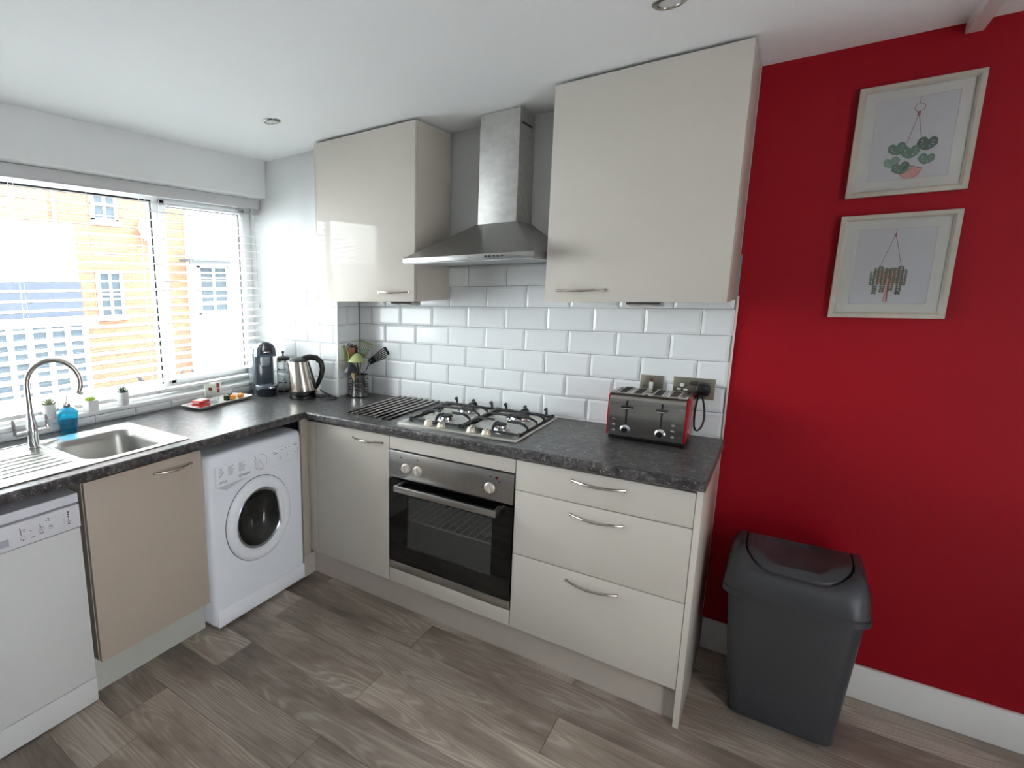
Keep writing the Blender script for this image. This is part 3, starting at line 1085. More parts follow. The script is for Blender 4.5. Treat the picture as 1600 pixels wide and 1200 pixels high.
# ------------------------------------------------------------------ hood
hd_ = thing('cooker_hood', 'stainless chimney cooker hood on the wall between the upper cabinets', 'cooker hood', (1.41, -0.2, 1.66))
b = B()
X0, X1, Y0 = 1.113, 1.705, -0.470
lip0, lip1 = 1.655, 1.677
r0 = lambda z: [(X0, Y0, z), (X1, Y0, z), (X1, -0.008, z), (X0, -0.008, z)]
loops(b, [r0(lip0), r0(lip1), [(1.331, -0.188, 1.826), (1.521, -0.188, 1.826), (1.521, -0.008, 1.826), (1.331, -0.008, 1.826)]])
bmesh.ops.recalc_face_normals(b, faces=b.faces)
obj('canopy', b, STEELV, hd_, ang=20)
bx('lip', steel('hood_lip', (200, 199, 197), 0.28, (2, 2, 160), 0.05), hd_, X0 - 0.001, X1 + 0.001, Y0 - 0.0015, Y0 + 0.004, lip0, lip1, bev=0.0008)
bx('filter_panel', P('pale_grey_filter', (170, 172, 172), 0.4, metal=0.4), hd_, X0 + 0.01, X1 - 0.01, Y0 + 0.012, -0.02, lip0 - 0.006, lip0 + 0.002)
bx('chimney', CHIM, hd_, 1.335, 1.517, -0.184, -0.008, 1.824, 2.296, bev=0.0015)
bx('chimney_sleeve', CHIM, hd_, 1.3375, 1.5145, -0.1815, -0.01, 2.225, 2.299, bev=0.0015)
bx('vent_slot', BLACK, hd_, 1.5165, 1.5178, -0.165, -0.04, 2.236, 2.246)
for i in range(5):
    x = 1.508 + i * 0.0175
    b = B()
    lathe(b, [(0.0045, 0), (0.0045, 0.004), (0, 0.005)], 12, frame_m((x, Y0 - 0.0015, 1.666), (1, 0, 0), (0, 0, 1), (0, -1, 0)))
    obj('button', b, BLACK, hd_)

# ------------------------------------------------------------------ upper cabinets
YU = -0.357


def upper(name, label, x0, x1, hx, side):
    t = thing(name, label, 'cabinet', ((x0 + x1) / 2, -0.15, 1.478))
    lo = XB + 0.004 if x0 < XB else x0 + 0.001
    bx('carcass', CREAM_S, t, lo, x1 - 0.0185, YU + 0.021, -0.0095 if x0 > 1 else -0.011, 1.479, 2.291)
    bx('side_panel', CREAM_S, t, x1 - 0.018, x1, YU + 0.0215, -0.0095, 1.478, 2.293, bev=0.001)
    if x0 < XB:
        bx('side_panel', CREAM_S, t, x0, XB + 0.003, YU + 0.0215, YB - 0.011, 1.478, 2.293, bev=0.001)
    dx0, dx1 = (x0 + 0.014, x1 - 0.001) if x0 < XB else (x0 + 0.0005, x1 - 0.0005)
    if x0 < XB:
        bx('edge_strip', CREAM_S, t, x0, x0 + 0.0125, YU + 0.004, YU + 0.021, 1.478, 2.293, bev=0.001)
    d = door(t, 'door', dx0, dx1, YU, YU + 0.020, 1.4785, 2.292)
    handle(d, (hx, YU, 1.5245), (1, 0, 0), (0, -1, 0), 0.176)
    return t


upper('wall_cabinet', 'cream gloss wall cabinet left of the hood mirroring the window', 0.483, 1.103, 0.985, 1)
upper('wall_cabinet', 'cream gloss wall cabinet right of the hood next to red wall', 1.716, 2.323, 1.853, 1)
for x, w, y, lb in ((0.985, 0.12, -0.25, 'wedge shaped steel under-cabinet light below the left wall cabinet'), (2.055, 0.115, -0.225, 'wedge shaped steel under-cabinet light below the right wall cabinet')):
    b = B()
    M = frame_m((x - w / 2, 0, 0), (0, 1, 0), (0, 0, 1), (1, 0, 0))
    prism(b, [(y - 0.05, 1.4775), (y + 0.05, 1.4775), (y + 0.05, 1.455), (y - 0.036, 1.466)], 0, w, M, bev=0.001)
    t = thing('under_cabinet_light', lb, 'light', (x, y, 1.478), group='under-cabinet lights')
    obj('housing', b, steel('light_housing', (150, 146, 136), 0.3, (4, 4, 4), 0.05), t)
    ll = lathe(B(), [(0.026, 0), (0.024, -0.003), (0, -0.0035)], 18, Matrix.Translation((x, y + 0.005, 1.4605)) @ Matrix.Rotation(radians(-7), 4, 'X'))
    obj('lens', ll, P('frosted_lens', (220, 218, 210), 0.4), t)

# ------------------------------------------------------------------ washing machine
WX, WY0, WY1 = 0.615, -1.2525, -0.652
wm = thing('washing_machine', 'white front-loading washing machine under the worktop left of the corner', 'washing machine', (0.3, -0.96, 0))
b = B()
hy = (WY1 - WY0) / 2
cyw = (WY0 + WY1) / 2
# body with rounded vertical and top corners
s = B()
rg = lambda x, inset, r: [(x, cyw + a, 0.425 + c) for a, c in rrect(hy - inset, 0.413 - inset, r, 6)]
loops(s, [rg(0.04, 0, .02), rg(0.585, 0, .028), rg(0.603, 0.003, .028), rg(0.6115, 0.010, .026), rg(0.615, 0.022, .02), [(0.615, -0.962 + .1395 * cos(2 * pi * (i + .5) / 28), 0.4665 + .1395 * sin(2 * pi * (i + .5) / 28)) for i in range(28)]], close1=False)
bmesh.ops.recalc_face_normals(s, faces=s.faces)
merge(b, s)
obj('cabinet_body', b, APPW, wm)
bx('kickplate', APPW2, wm, WX - 0.004, WX + 0.0022, WY0 + 0.012, WY1 - 0.006, 0.018, 0.098, bev=0.002)
b = B()
M = frame_m((WX - 0.003, 0, 0), (0, 1, 0), (0, 0, 1), (1, 0, 0))
prism(b, [(WY0 + 0.040, 0.688), (WY1 - 0.020, 0.694), (WY1 - 0.020, 0.782), (WY0 + 0.040, 0.782)], 0, 0.0085, M, bev=0.002)
cp = obj('control_panel', b, APPW2, wm)
b = B()
prism(b, [(WY0 + 0.043, 0.700), (WY0 + 0.268, 0.700), (WY0 + 0.268, 0.780), (WY0 + 0.043, 0.780)], 0.004, 0.0105, M, bev=0.0015)
dd = obj('detergent_drawer', b, APPW2, wm)
b = B()
loops(b, [[(WX + 0.0005, WY0 + 0.046, 0.688), (WX + 0.0005, WY0 + 0.215, 0.688), (WX + 0.0005, WY0 + 0.10, 0.664)], [(WX + 0.004, WY0 + 0.05, 0.6875), (WX + 0.004, WY0 + 0.205, 0.6875), (WX + 0.002, WY0 + 0.10, 0.668)]])
bmesh.ops.recalc_face_normals(b, faces=b.faces)
obj('drawer_grip', b, P('grip_grey', (206, 209, 216), 0.4), dd)
FX = frame_m((WX + 0.006, 0, 0), (0, 1, 0), (0, 0, 1), (1, 0, 0))
kn = knob(wm, (WX + 0.005, -0.945, 0.742), (0, 0.8, 0.6), (1, 0, 0), 0.030, 0.020, APPW2)
b = B()
for i in range(18):
    a = radians(i * 20)
    px, pz = -0.945 + 0.040 * cos(a), 0.742 + 0.037 * sin(a)
    box(b, px - .0016, px + .0016, pz - .0022, pz + .0022, 0, 0.0004, M=FX)
obj('dial_marks', b, PRINTG, wm, kind='stuff')
for y, z in ((-0.805, 0.732), (-0.755, 0.735)):
    knob(wm, (WX + 0.005, y, z), (0, 0.3, 0.95), (1, 0, 0), 0.0125, 0.012, APPW2)
b = B()
random.seed(3)
F2 = frame_m((WX + 0.0078, 0, 0), (0, 1, 0), (0, 0, 1), (1, 0, 0))
for cx_, w_ in ((WY0 + 0.058, 0.034), (WY0 + 0.108, 0.040), (WY0 + 0.170, 0.045)):
    for i in range(7):
        z = 0.772 - i * 0.0062
        ww = w_ * random.uniform(0.45, 1)
        box(b, cx_, cx_ + ww, z - .0008, z + .0008, 0, 0.0003, M=F2)
for i in range(2):
    box(b, WY0 + 0.058, WY0 + 0.100, 0.712 - i * .006 - .001, 0.712 - i * .006 + .001, 0, 0.0003, M=F2)
for y, z, w_ in ((-0.86, 0.766, .022), (-0.80, 0.768, .008), (-0.775, 0.770, .008), (-0.75, 0.771, .008), (-0.705, 0.773, .026), (-0.985, 0.776, .02), (-0.845, 0.757, .03), (-0.705, 0.735, .006)):
    box(b, y - w_ / 2, y + w_ / 2, z - .0014, z + .0014, 0, 0.0003, M=FX)
box(b, -0.689, -0.687, 0.715, 0.758, 0, 0.0003, M=FX)
obj('panel_print', b, PRINTG, wm, kind='stuff')
F3 = frame_m((WX + 0.0078, -1.062, 0.7065), (0, 1, 0), (0, 0, 1), (1, 0, 0))
text('logo_lettering', 'INDESIT', 0.0135, F3, PRINTD, wm)
b = B()
tube(b, [(WX + 0.008, -1.074 + 0.0075 * cos(radians(a)), 0.711 + 0.0075 * sin(radians(a))) for a in range(0, 361, 30)], 0.0009, 6)
box(b, WX + 0.0076, WX + 0.0082, -1.0748, -1.0732, 0.7065, 0.713)
obj('logo_emblem', b, PRINTD, wm)
DY, DZ = -0.962, 0.4665
MD = frame_m((WX, DY, DZ), (0, 1, 0), (0, 0, 1), (1, 0, 0))
b = lathe(B(), [(0.207, 0.0), (0.207, 0.004), (0.203, 0.012), (0.190, 0.020), (0.170, 0.023), (0.156, 0.019), (0.149, 0.008), (0.146, 0.001)], 56, MD, caps=False)
pd = obj('porthole_door', b, APPW2, wm)
obj('door_seal', lathe(B(), [(0.2095, -0.001), (0.2095, 0.0018), (0.205, 0.0018)], 56, MD, caps=False), P('dark_gap', (50, 52, 58), 0.6), pd)
obj('inner_ring', lathe(B(), [(0.149, 0.006), (0.143, 0.010), (0.138, 0.006), (0.137, 0.001)], 56, MD, caps=False), P('grey_ring', (150, 152, 156), 0.2, metal=0.5), pd)
obj('door_glass', lathe(B(), [(0.139, 0.004), (0.134, -0.004), (0.122, -0.024), (0.100, -0.052), (0.066, -0.070), (0.03, -0.078), (0, -0.080)], 48, MD, caps=False), DRUMGL, pd)
# moulded grip biting into the right side of the glass, dark recess behind it
def bulge(a, r0, dep, half):
    return r0 - dep * max(0.0, cos(pi / 2 * a / half)) ** 0.8


A0 = 8
angs = [-38 + 76 * i / 20 for i in range(21)]
outer = [(0.158 * cos(radians(a + A0)), 0.158 * sin(radians(a + A0))) for a in angs]
inner = [(bulge(a, 0.147, 0.026, 38) * cos(radians(a + A0)), bulge(a, 0.147, 0.026, 38) * sin(radians(a + A0))) for a in reversed(angs)]
obj('door_grip', prism(B(), outer + inner, 0.004, 0.0215, MD, bev=0.002), APPW2, pd)
ang2 = [-27 + 54 * i / 16 for i in range(17)]
o2 = [((bulge(a, 0.147, 0.026, 38) + .002) * cos(radians(a + A0 + 2)), (bulge(a, 0.147, 0.026, 38) + .002) * sin(radians(a + A0 + 2))) for a in ang2]
i2 = [((bulge(a, 0.147, 0.026, 38) + .001 - .020 * cos(pi / 2 * a / 27)) * cos(radians(a + A0 + 2)), (bulge(a, 0.147, 0.026, 38) + .001 - .020 * cos(pi / 2 * a / 27)) * sin(radians(a + A0 + 2))) for a in reversed(ang2)]
obj('grip_recess', prism(B(), o2 + i2, 0.004, 0.0082, MD), BLACK, pd)

# ------------------------------------------------------------------ dishwasher
dw = thing('dishwasher', 'white freestanding dishwasher at the left end under the drainer', 'dishwasher', (0.3, -2.09, 0))
DX, DYR, DYL = 0.585, -1.795, -2.393
bx('cabinet_body', DISHW, dw, 0.03, DX - 0.03, DYL, DYR, 0.03, 0.806)
bx('lid', P('white_lid', (226, 227, 236), 0.3), dw, 0.03, DX + 0.002, DYL, DYR, 0.812, 0.846, bev=0.003)
bx('door', DISHW, dw, DX - 0.03, DX, DYL + 0.002, DYR - 0.002, 0.105, 0.716, bev=0.003)
b = box(B(), DX - 0.03, DX + 0.006, DYL + 0.002, DYR - 0.001, 0.720, 0.806, bev=0.003)
cp = obj('control_panel', b, P('white_control_panel', (222, 222, 228), 0.3), dw)
bx('kickplate', DISHW, dw, DX - 0.03, DX - 0.001, DYL + 0.002, DYR - 0.002, 0.004, 0.102, bev=0.002)
b = box(B(), DX - 0.002, DX + 0.0063, -2.19, -2.032, 0.735, 0.762, bev=0.002)
obj('grip_recess', b, P('recess_grey', (176, 177, 190), 0.5), cp)
FD = frame_m((DX + 0.0062, 0, 0), (0, 1, 0), (0, 0, 1), (1, 0, 0))
b = B()
for y, z, r in ((-1.997, 0.782, .002), (-1.996, 0.775, .0026), (-1.996, 0.768, .0026), (-1.995, 0.761, .002), (-1.964, 0.765, .0022), (-1.934, 0.776, .002), (-1.933, 0.768, .0024), (-1.93, 0.757, .0022), (-1.90, 0.758, .0026), (-1.905, 0.788, .0026), (-1.903, 0.781, .0024), (-1.990, 0.741, .002)):
    lathe(b, [(r, 0), (r, 0.0004), (0, 0.0005)], 8, Matrix(FD) @ Matrix.Translation((y, z, 0)))
for y, z, r in ((-1.93, 0.757, .009), (-1.90, 0.756, .007), (-1.99, 0.747, .008)):
    tube(b, [(DX + 0.0063, y + r * cos(radians(a)), z + r * sin(radians(a))) for a in range(0, 361, 40)], 0.0005, 4)
for y, z, w_ in ((-1.985, 0.776, .008), (-1.985, 0.77, .006), (-1.96, 0.741, .012), (-1.932, 0.744, .016), (-1.912, 0.783, .006)):
    box(b, y - w_ / 2, y + w_ / 2, z - .001, z + .001, 0, 0.0004, M=FD)
obj('panel_print', b, PRINTD, cp, kind='stuff')
b = B()
# small sideways maker's lettering, too worn to read: strokes at the places of its letters
for i, (w_, h_) in enumerate(((.005, .005), (.004, .006), (.005, .006), (.004, .004), (.0135, .0016), (.008, .004))):
    z = 0.788 - i * 0.0085
    box(b, -1.838 - w_ / 2, -1.838 + w_ / 2, z - h_ / 2, z + h_ / 2, 0, 0.0004, M=FD)
obj('brand_lettering', b, PRINTD, cp, kind='stuff')
b = B()
for i in range(5):
    z = 0.784 - i * 0.0085
    box(b, -1.856, -1.851, z - .001, z + .001, 0, 0.0004, M=FD)
obj('small_print', b, P('faint_print', (170, 170, 176), 0.5), cp, kind='stuff')

# ------------------------------------------------------------------ sink and tap
sk = thing('sink', 'stainless inset sink with left drainer below the window', 'sink', (0.3, -1.53, WT))
SX0, SX1, SY0, SY1 = 0.062, 0.562, -1.745, -1.288
cx, cy = (SX0 + SX1) / 2, (SY0 + SY1) / 2
bcx, bcy, bhx, bhy = 0.340, -1.532, 0.178, 0.172


def lp(cx, cy, hx, hy, r, z):
    return [(cx + x, cy + y, z) for x, y in rrect(hx, hy, r, 8)]


b = B()
HX, HY = (SX1 - SX0) / 2, (SY1 - SY0) / 2
loops(b, [lp(cx, cy, HX, HY, .012, WT + .0003), lp(cx, cy, HX, HY, .012, WT + .003), lp(cx, cy, HX - .006, HY - .006, .012, WT + .0055), lp(cx, cy, HX - .018, HY - .018, .012, WT + .0055),
          lp(cx, cy, HX - .024, HY - .024, .012, WT + .0025), lp(bcx, bcy, bhx + .006, bhy + .006, .075, WT + .002), lp(bcx, bcy, bhx, bhy, .070, WT - .004), lp(bcx, bcy, bhx - .006, bhy - .006, .066, WT - .03),
          lp(bcx, bcy, bhx - .018, bhy - .018, .06, WT - .135), lp(bcx, bcy, bhx - .03, bhy - .03, .055, WT - .150), lp(bcx, bcy, .05, .05, .05, WT - .154)], close0=False)
bmesh.ops.recalc_face_normals(b, faces=b.faces)
obj('bowl', b, steel('bowl_steel', (184, 183, 179), 0.36, (120, 2, 2), 0.05), sk)
lathe_b = lathe(B(), [(0.042, 0.0), (0.040, 0.003), (0.02, 0.002), (0, 0.0015)], 24, Matrix.Translation((bcx, bcy, WT - .154)))
obj('waste', lathe_b, CHROME, sk)
b = B()
box(b, SX0, SX1, -2.44, SY0, WT + .0003, WT + .0022)
for x in (SX0 + .006, SX1 - .006):
    box(b, x - .006, x + .006, -2.44, SY0 + .01, WT + .0003, WT + .0055, bev=.002)
for i in range(6):
    x = 0.245 + i * 0.044
    tube(b, [(x, -2.40, WT + .0018), (x, -1.800 + 0.008 * i, WT + .0018), (x, -1.785 + 0.008 * i, WT + .0006)], 0.0036, 8)
for i in range(3):
    tube(b, [(0.11 + .02 * i, -1.64 - .03 * i, WT + .003), (0.14 + .014 * i, -1.74, WT + .003)], 0.003, 6)
obj('drainer', b, SINKST, sk)

TX, TY = 0.150, -1.757
tp = thing('mixer_tap', 'chrome swan neck mixer tap with two upright levers behind the sink', 'tap', (TX, TY, WT))
b = lathe(B(), [(0.026, 0), (0.026, 0.006), (0.023, 0.010), (0.0225, 0.05), (0.024, 0.062), (0.0225, 0.085), (0.017, 0.115), (0.0125, 0.15), (0.0115, 0.16)], 24, Matrix.Translation((TX, TY, WT + .002)))
obj('tap_body', b, CHROME, tp)
pts = [(TX, TY, WT + 0.14), (TX, TY, 1.10), (TX, TY, 1.185)]
dv = Vector((cos(radians(62)), sin(radians(62)), 0))
rad_ = 0.098
for i in range(1, 15):
    a = radians(180 - 190 * i / 14)
    c = Vector((TX, TY, 1.185)) + dv * rad_
    pts.append(tuple(c + dv * (rad_ * cos(a)) + Vector((0, 0, rad_ * sin(a)))))
lastp = Vector(pts[-1])
pts.append(tuple(lastp + Vector((dv.x * -0.01, dv.y * -0.01, -0.03))))
b = tube(B(), pts, 0.0112, 14)
sp = obj('spout', b, NICKEL, tp)
obj('spout_tip', tube(B(), [lastp + Vector((0, 0, -0.022)), lastp + Vector((-dv.x * .006, -dv.y * .006, -0.034))], 0.0125, 14), CHROME, sp)
b = B()
tube(b, [(TX, TY - 0.062, WT + 0.066), (TX, TY + 0.066, WT + 0.066)], 0.0115, 12)
obj('crossbar', b, CHROME, tp)
for yy, ly in ((TY - 0.064, -0.006), (TY + 0.060, -0.002)):
    b = tube(B(), [(TX, yy, WT + 0.066), (TX, yy - 0.001, WT + 0.085), (TX + .002, yy + ly * .5, WT + 0.108), (TX - .002, yy + ly, WT + 0.132)], [0.0075, 0.006, 0.0072, 0.0045], 10)
    obj('lever', b, CHROME, tp)

# ------------------------------------------------------------------ sill and worktop things
sp_ = thing('soap_dispenser', 'teal blue glass soap dispenser with metal pump behind the sink', 'dispenser', (0.0, -1.545, WT))
b = lathe(B(), [(0.030, 0), (0.036, 0.004), (0.045, 0.078), (0.046, 0.084), (0.0475, 0.090), (0.046, 0.098), (0.034, 0.112), (0.018, 0.118), (0.016, 0.124)], 28, Matrix.Translation((0, -1.545, WT + .0005)))
obj('bottle', b, BLUEGL, sp_)
b = lathe(B(), [(0.017, 0), (0.017, 0.010), (0.007, 0.013), (0.0055, 0.034), (0.008, 0.036), (0.008, 0.044), (0, 0.045)], 16, Matrix.Translation((0, -1.545, WT + .124)))
tube(b, [(0.0, -1.545, WT + .163), (0.022, -1.557, WT + .164), (0.034, -1.563, WT + .158)], [0.0045, 0.004, 0.003], 8)
obj('pump', b, NICKEL, sp_)


def leaf_bm(L, w, t, curl):
    s = B()
    rings = []
    for i in range(6):
        u = i / 5
        ww = w * (math.sin(pi * min(1, u * 0.86 + 0.13)) ** 0.7) if u < 1 else w * 0.05
        zz = curl * u * u
        xx = L * u
        rings.append([(xx, ww * cos(a), zz + t * sin(a)) for a in (0, pi / 3, 2 * pi / 3, pi, 4 * pi / 3, 5 * pi / 3)])
    loops(s, rings)
    bmesh.ops.recalc_face_normals(s, faces=s.faces)
    return s


def succulent(label, x, y, cube, mat, spread, nl, L):
    t = thing('potted_succulent', label, 'potted plant', (x, y, SILL), group='succulents on the window sill')
    zr = 0.066 if not cube else 0.052
    b = B()
    if cube:
        M = Matrix.Translation((x, y, SILL)) @ Matrix.Rotation(radians(8), 4, 'Z')
        rg = lambda h, z: [(px, py, z) for px, py in rrect(h, h, .004, 3)]
        loops(b, [rg(.0265, .0005), rg(.028, zr), rg(.0245, zr), rg(.024, zr - .008)])
        bmesh.ops.recalc_face_normals(b, faces=b.faces)
        b.transform(M)
    else:
        lathe(b, [(0.0235, 0.0005), (0.025, 0.003), (0.029, zr), (0.0265, zr), (0.026, zr - .008), (0, zr - .008)], 28, Matrix.Translation((x, y, SILL)))
    obj('pot', b, POTW, t)
    k = 0
    for ringi, (cnt, el, sc_) in enumerate(spread):
        for i in range(cnt):
            a = 2 * pi * i / cnt + ringi * 0.5
            s = leaf_bm(L * sc_, 0.0062 if not cube else 0.0085, 0.0026 if not cube else 0.0032, L * 0.18)
            M = Matrix.Translation((x, y, SILL + zr - 0.006)) @ Matrix.Rotation(a, 4, 'Z') @ Matrix.Rotation(-radians(el), 4, 'Y')
            s.transform(M)
            obj('leaf', s, mat, t)


succulent('grey green spiky succulent in a round white pot beside the tap', -0.073, -1.590, False, SUCC1, ((8, 14, 1.05), (7, 36, 1.0), (5, 60, .95), (3, 80, .9)), 20, 0.034)
succulent('lime green rosette succulent in a square white pot on the sill', -0.074, -1.398, True, SUCC2, ((9, 22, 1.0), (8, 38, .9), (6, 55, .75), (4, 75, .6)), 20, 0.030)
succulent('dark green succulent in a small round white pot on the sill', -0.073, -1.228, False, SUCC3, ((8, 18, 0.95), (7, 40, 1.0), (5, 62, 1.0), (3, 80, .9)), 20, 0.032)

# tray with sweets
tx, ty, ta = 0.064, -0.738, radians(5)
tr = B()
MT = Matrix.Translation((tx, ty, WT)) @ Matrix.Rotation(ta, 4, 'Z')
tl = lambda hx, hy, r, z: [(x, y, z) for x, y in rrect(hx, hy, r, 5)]
s = B()
loops(s, [tl(.058, .185, .01, .0005), tl(.068, .196, .012, .010), tl(.078, .206, .012, .017), tl(.076, .204, .012, .019), tl(.066, .194, .010, .0125), tl(.060, .188, .01, .0065)])
bmesh.ops.recalc_face_normals(s, faces=s.faces)
merge(tr, s, MT)
tag(obj('serving_tray', tr, TRAYW), 'long white rectangular serving tray on the worktop by the window', 'tray')


def ontray(u, v, z=0.007):
    return MT @ Vector((u, v, z))


def packet(label, u, v, z, sx, sy, sz, rz, m1, m2):
    p = ontray(u, v, z)
    t = thing('biscuit_packet', label, 'packet', p, ta + rz, group='biscuit packets on the tray')
    M = WM[t.name]
    b = B()
    prof = []
    for i, f in ((0, .82), (1, 1), (2, 1), (3, .84)):
        prof.append([(x, y, sz * (0, .25, .75, 1)[i]) for x, y in rrect(sx * f, sy * f, .006, 3)])
    loops(b, prof)
    bmesh.ops.recalc_face_normals(b, faces=b.faces)
    b.transform(M)
    obj('wrapper', b, m1, t)
    b = B()
    for s_ in (-1, 1):
        box(b, -sx * 0.7, sx * 0.7, s_ * sy - .009, s_ * sy + .009, sz * .45, sz * .52, M=M)
    box(b, -sx * .8, sx * .8, -sy * .8, sy * .8, sz * .99, sz * 1.02, M=M)
    obj('label_band', b, m2, t)


packet('red and white wrapped biscuit packet, lower of two on the tray', 0.012, -0.138, 0.0068, 0.033, 0.042, 0.020, 0.1, REDWRAP, PINKWR)
packet('red wrapped biscuit packet, upper of two stacked on the tray', 0.012, -0.138, 0.0275, 0.032, 0.040, 0.018, 0.16, REDWRAP, PINKWR)
p = ontray(-0.004, -0.035)
gt = thing('glass_tumbler', 'small clear glass tumbler holding sachets on the white tray', 'glass', p)
b = lathe(B(), [(0.030, 0), (0.031, 0.002), (0.042, 0.072), (0.0405, 0.072), (0.0295, 0.006), (0, 0.006)], 28, Matrix.Translation(p))
obj('tumbler_wall', b, CLEARGL, gt)


def sachet(label, dx, dy, z, rz, tilt, m, stripe):
    o = Vector(p) + Vector((dx, dy, z))
    t = thing('tea_sachet', label, 'sachet', o, rz, group='tea sachets in the tumbler')
    M = WM[t.name] @ Matrix.Rotation(tilt, 4, 'X')
    b = B()
    loops(b, [[(x, 0.0008, zz) for x, zz in ((-.034, 0), (.034, 0), (.034, .074), (-.034, .074))], [(x * .9, 0.0045, zz) for x, zz in ((-.034, .006), (.034, .006), (.034, .068), (-.034, .068))]])
    loops(b, [[(x, 0.0008, zz) for x, zz in ((-.034, 0), (.034, 0), (.034, .074), (-.034, .074))], [(x * .9, -0.0035, zz) for x, zz in ((-.034, .006), (.034, .006), (.034, .068), (-.034, .068))]])
    bmesh.ops.recalc_face_normals(b, faces=b.faces)
    b.transform(M)
    obj('pouch', b, m, t)
    b = B()
    for (x0, x1, z0, z1) in stripe:
        box(b, x0, x1, -0.0046, -0.0036, z0, z1, M=M)
    obj('printed_mark', b, P('red_black_print', (120, 30, 44), 0.4, var=0.6, nscale=80), t)


sachet('pale green tea sachet with a leaf print leaning in the tumbler', 0.006, -0.016, 0.042, 0.75, 0.22, SACHET, ((-.010, .008, .034, .052),))
sachet('white tea sachet with dark red print in the tumbler', -0.004, 0.018, 0.038, 0.55, -0.16, P('white_sachet', (226, 220, 218), 0.4, var=0.05, nscale=30), ((-.004, .026, .044, .070), (.012, .028, .018, .042)))
for (u, v, m, lb) in ((0.030, 0.085, ORANGE, 'orange foil sweet on the tray, nearer the glass tumbler'), (0.036, 0.140, ORANGE, 'orange foil sweet near the right end of the tray')):
    b = B()
    q = ontray(u, v)
    lathe(b, [(0.010, 0), (0.019, 0.007), (0.021, 0.016), (0.016, 0.026), (0.006, 0.031), (0, 0.0315)], 16, Matrix.Translation(q))
    tag(obj('foil_sweet', b, m), lb, 'sweet', 'foil sweets on the tray')
for (u, v, lb) in ((0.010, 0.056, 'dark green cube sweet on the tray beside the glass tumbler'), (-0.022, 0.108, 'dark green cube sweet behind the orange sweets on the tray')):
    q = ontray(u, v)
    b = box(B(), -.015, .015, -.014, .014, 0, .030, bev=.004, M=Matrix.Translation(q) @ Matrix.Rotation(0.4, 4, 'Z'))
    tag(obj('foil_sweet', b, GREENF), lb, 'sweet', 'foil sweets on the tray')

# coffee machine : local +x is the front
kx, ky = 0.085, -0.400
ka = radians(-28)
cm_ = thing('coffee_machine', 'dark grey capsule coffee machine on the worktop beside the window', 'coffee machine', (kx, ky, WT), ka)
MC = WM[cm_.name]


def lb_(f):
    s = B()
    f(s)
    s.transform(MC)
    return s


def arch(hw, ztop, n=10):
    pts = [(-hw, 0.0), (-hw, ztop - hw)]
    for i in range(1, n):
        a = radians(180 - 180 * i / n)
        pts.append((hw * cos(a), ztop - hw + hw * sin(a)))
    return pts + [(hw, ztop - hw), (hw, 0.0)]


def f(s):
    M = frame_m((0, 0, 0), (0, 1, 0), (0, 0, 1), (1, 0, 0))
    prism(s, [(a, c + .0005) for a, c in arch(0.058, 0.315)], -0.115, 0.010, M, bev=0.006)


obj('housing', lb_(f), SLATE_G, cm_)


def f(s):
    M = frame_m((0, 0, 0), (0, 1, 0), (0, 0, 1), (1, 0, 0))
    top = [(a, c) for a, c in arch(0.060, 0.322) if c > 0.22]
    prism(s, [(-0.060, 0.232)] + top + [(0.060, 0.232)], -0.02, 0.068, M, bev=0.006)


hd2 = obj('brew_head', lb_(f), SLATE_G, cm_)
obj('head_inset', lb_(lambda s: prism(s, [(a * .68, 0.19 + (c - 0.19) * .90 + .01) for a, c in arch(0.058, 0.318) if c > 0.22] + [(0.04, 0.246), (-0.04, 0.246)], 0.066, 0.071, frame_m((0, 0, 0), (0, 1, 0), (0, 0, 1), (1, 0, 0)), bev=0.001)), SLATE_D, hd2)
obj('lever_slot', lb_(lambda s: box(s, 0.068, 0.076, -0.036, 0.036, 0.252, 0.272, bev=0.004)), NAVY, hd2)
obj('lever_tab', lb_(lambda s: box(s, 0.072, 0.080, -0.022, 0.022, 0.257, 0.265, bev=0.002)), CHROME, hd2)
obj('back_panel', lb_(lambda s: box(s, 0.008, 0.014, -0.048, 0.048, 0.05, 0.236, bev=0.003)), SLATE_D, cm_)


def f(s):
    lathe(s, [(0.010, 0), (0.026, 0.006), (0.031, 0.03), (0.031, 0.062)], 20, Matrix.Translation((0.036, 0, 0.172)))


obj('coffee_spout', lb_(f), P('spout_grey', (128, 136, 142), 0.15, coat=.4), cm_)


def f(s):
    lathe(s, [(0.068, 0), (0.070, 0.004), (0.070, 0.040), (0.066, 0.044), (0, 0.044)], 28, Matrix.Translation((0.036, 0, 0.0)) @ Matrix.Diagonal((1.1, 0.92, 1, 1)))


obj('drip_base', lb_(f), NAVY, cm_)


def f(s):
    lathe(s, [(0.066, 0), (0.071, 0.003), (0.071, 0.016), (0.067, 0.020), (0, 0.018)], 28, Matrix.Translation((0.040, 0, 0.046)) @ Matrix.Diagonal((1.05, 0.92, 1, 1)))


dt = obj('cup_tray', lb_(f), SLATE_G, cm_)
obj('tray_badge', lb_(lambda s: box(s, 0.113, 0.1165, -0.005, 0.032, 0.051, 0.058, bev=.001)), CHROME, dt)


def f(s):
    lathe(s, [(0.040, 0), (0.044, 0.005)] + [(0.046 + 0.003 * (i % 2), 0.012 + i * 0.0165) for i in range(12)] + [(0.044, 0.216), (0, 0.218)], 24, Matrix.Translation((-0.055, -0.056, 0.062)) @ Matrix.Diagonal((1.2, 0.45, 1, 1)))


obj('water_tank', lb_(f), TANKM, cm_)

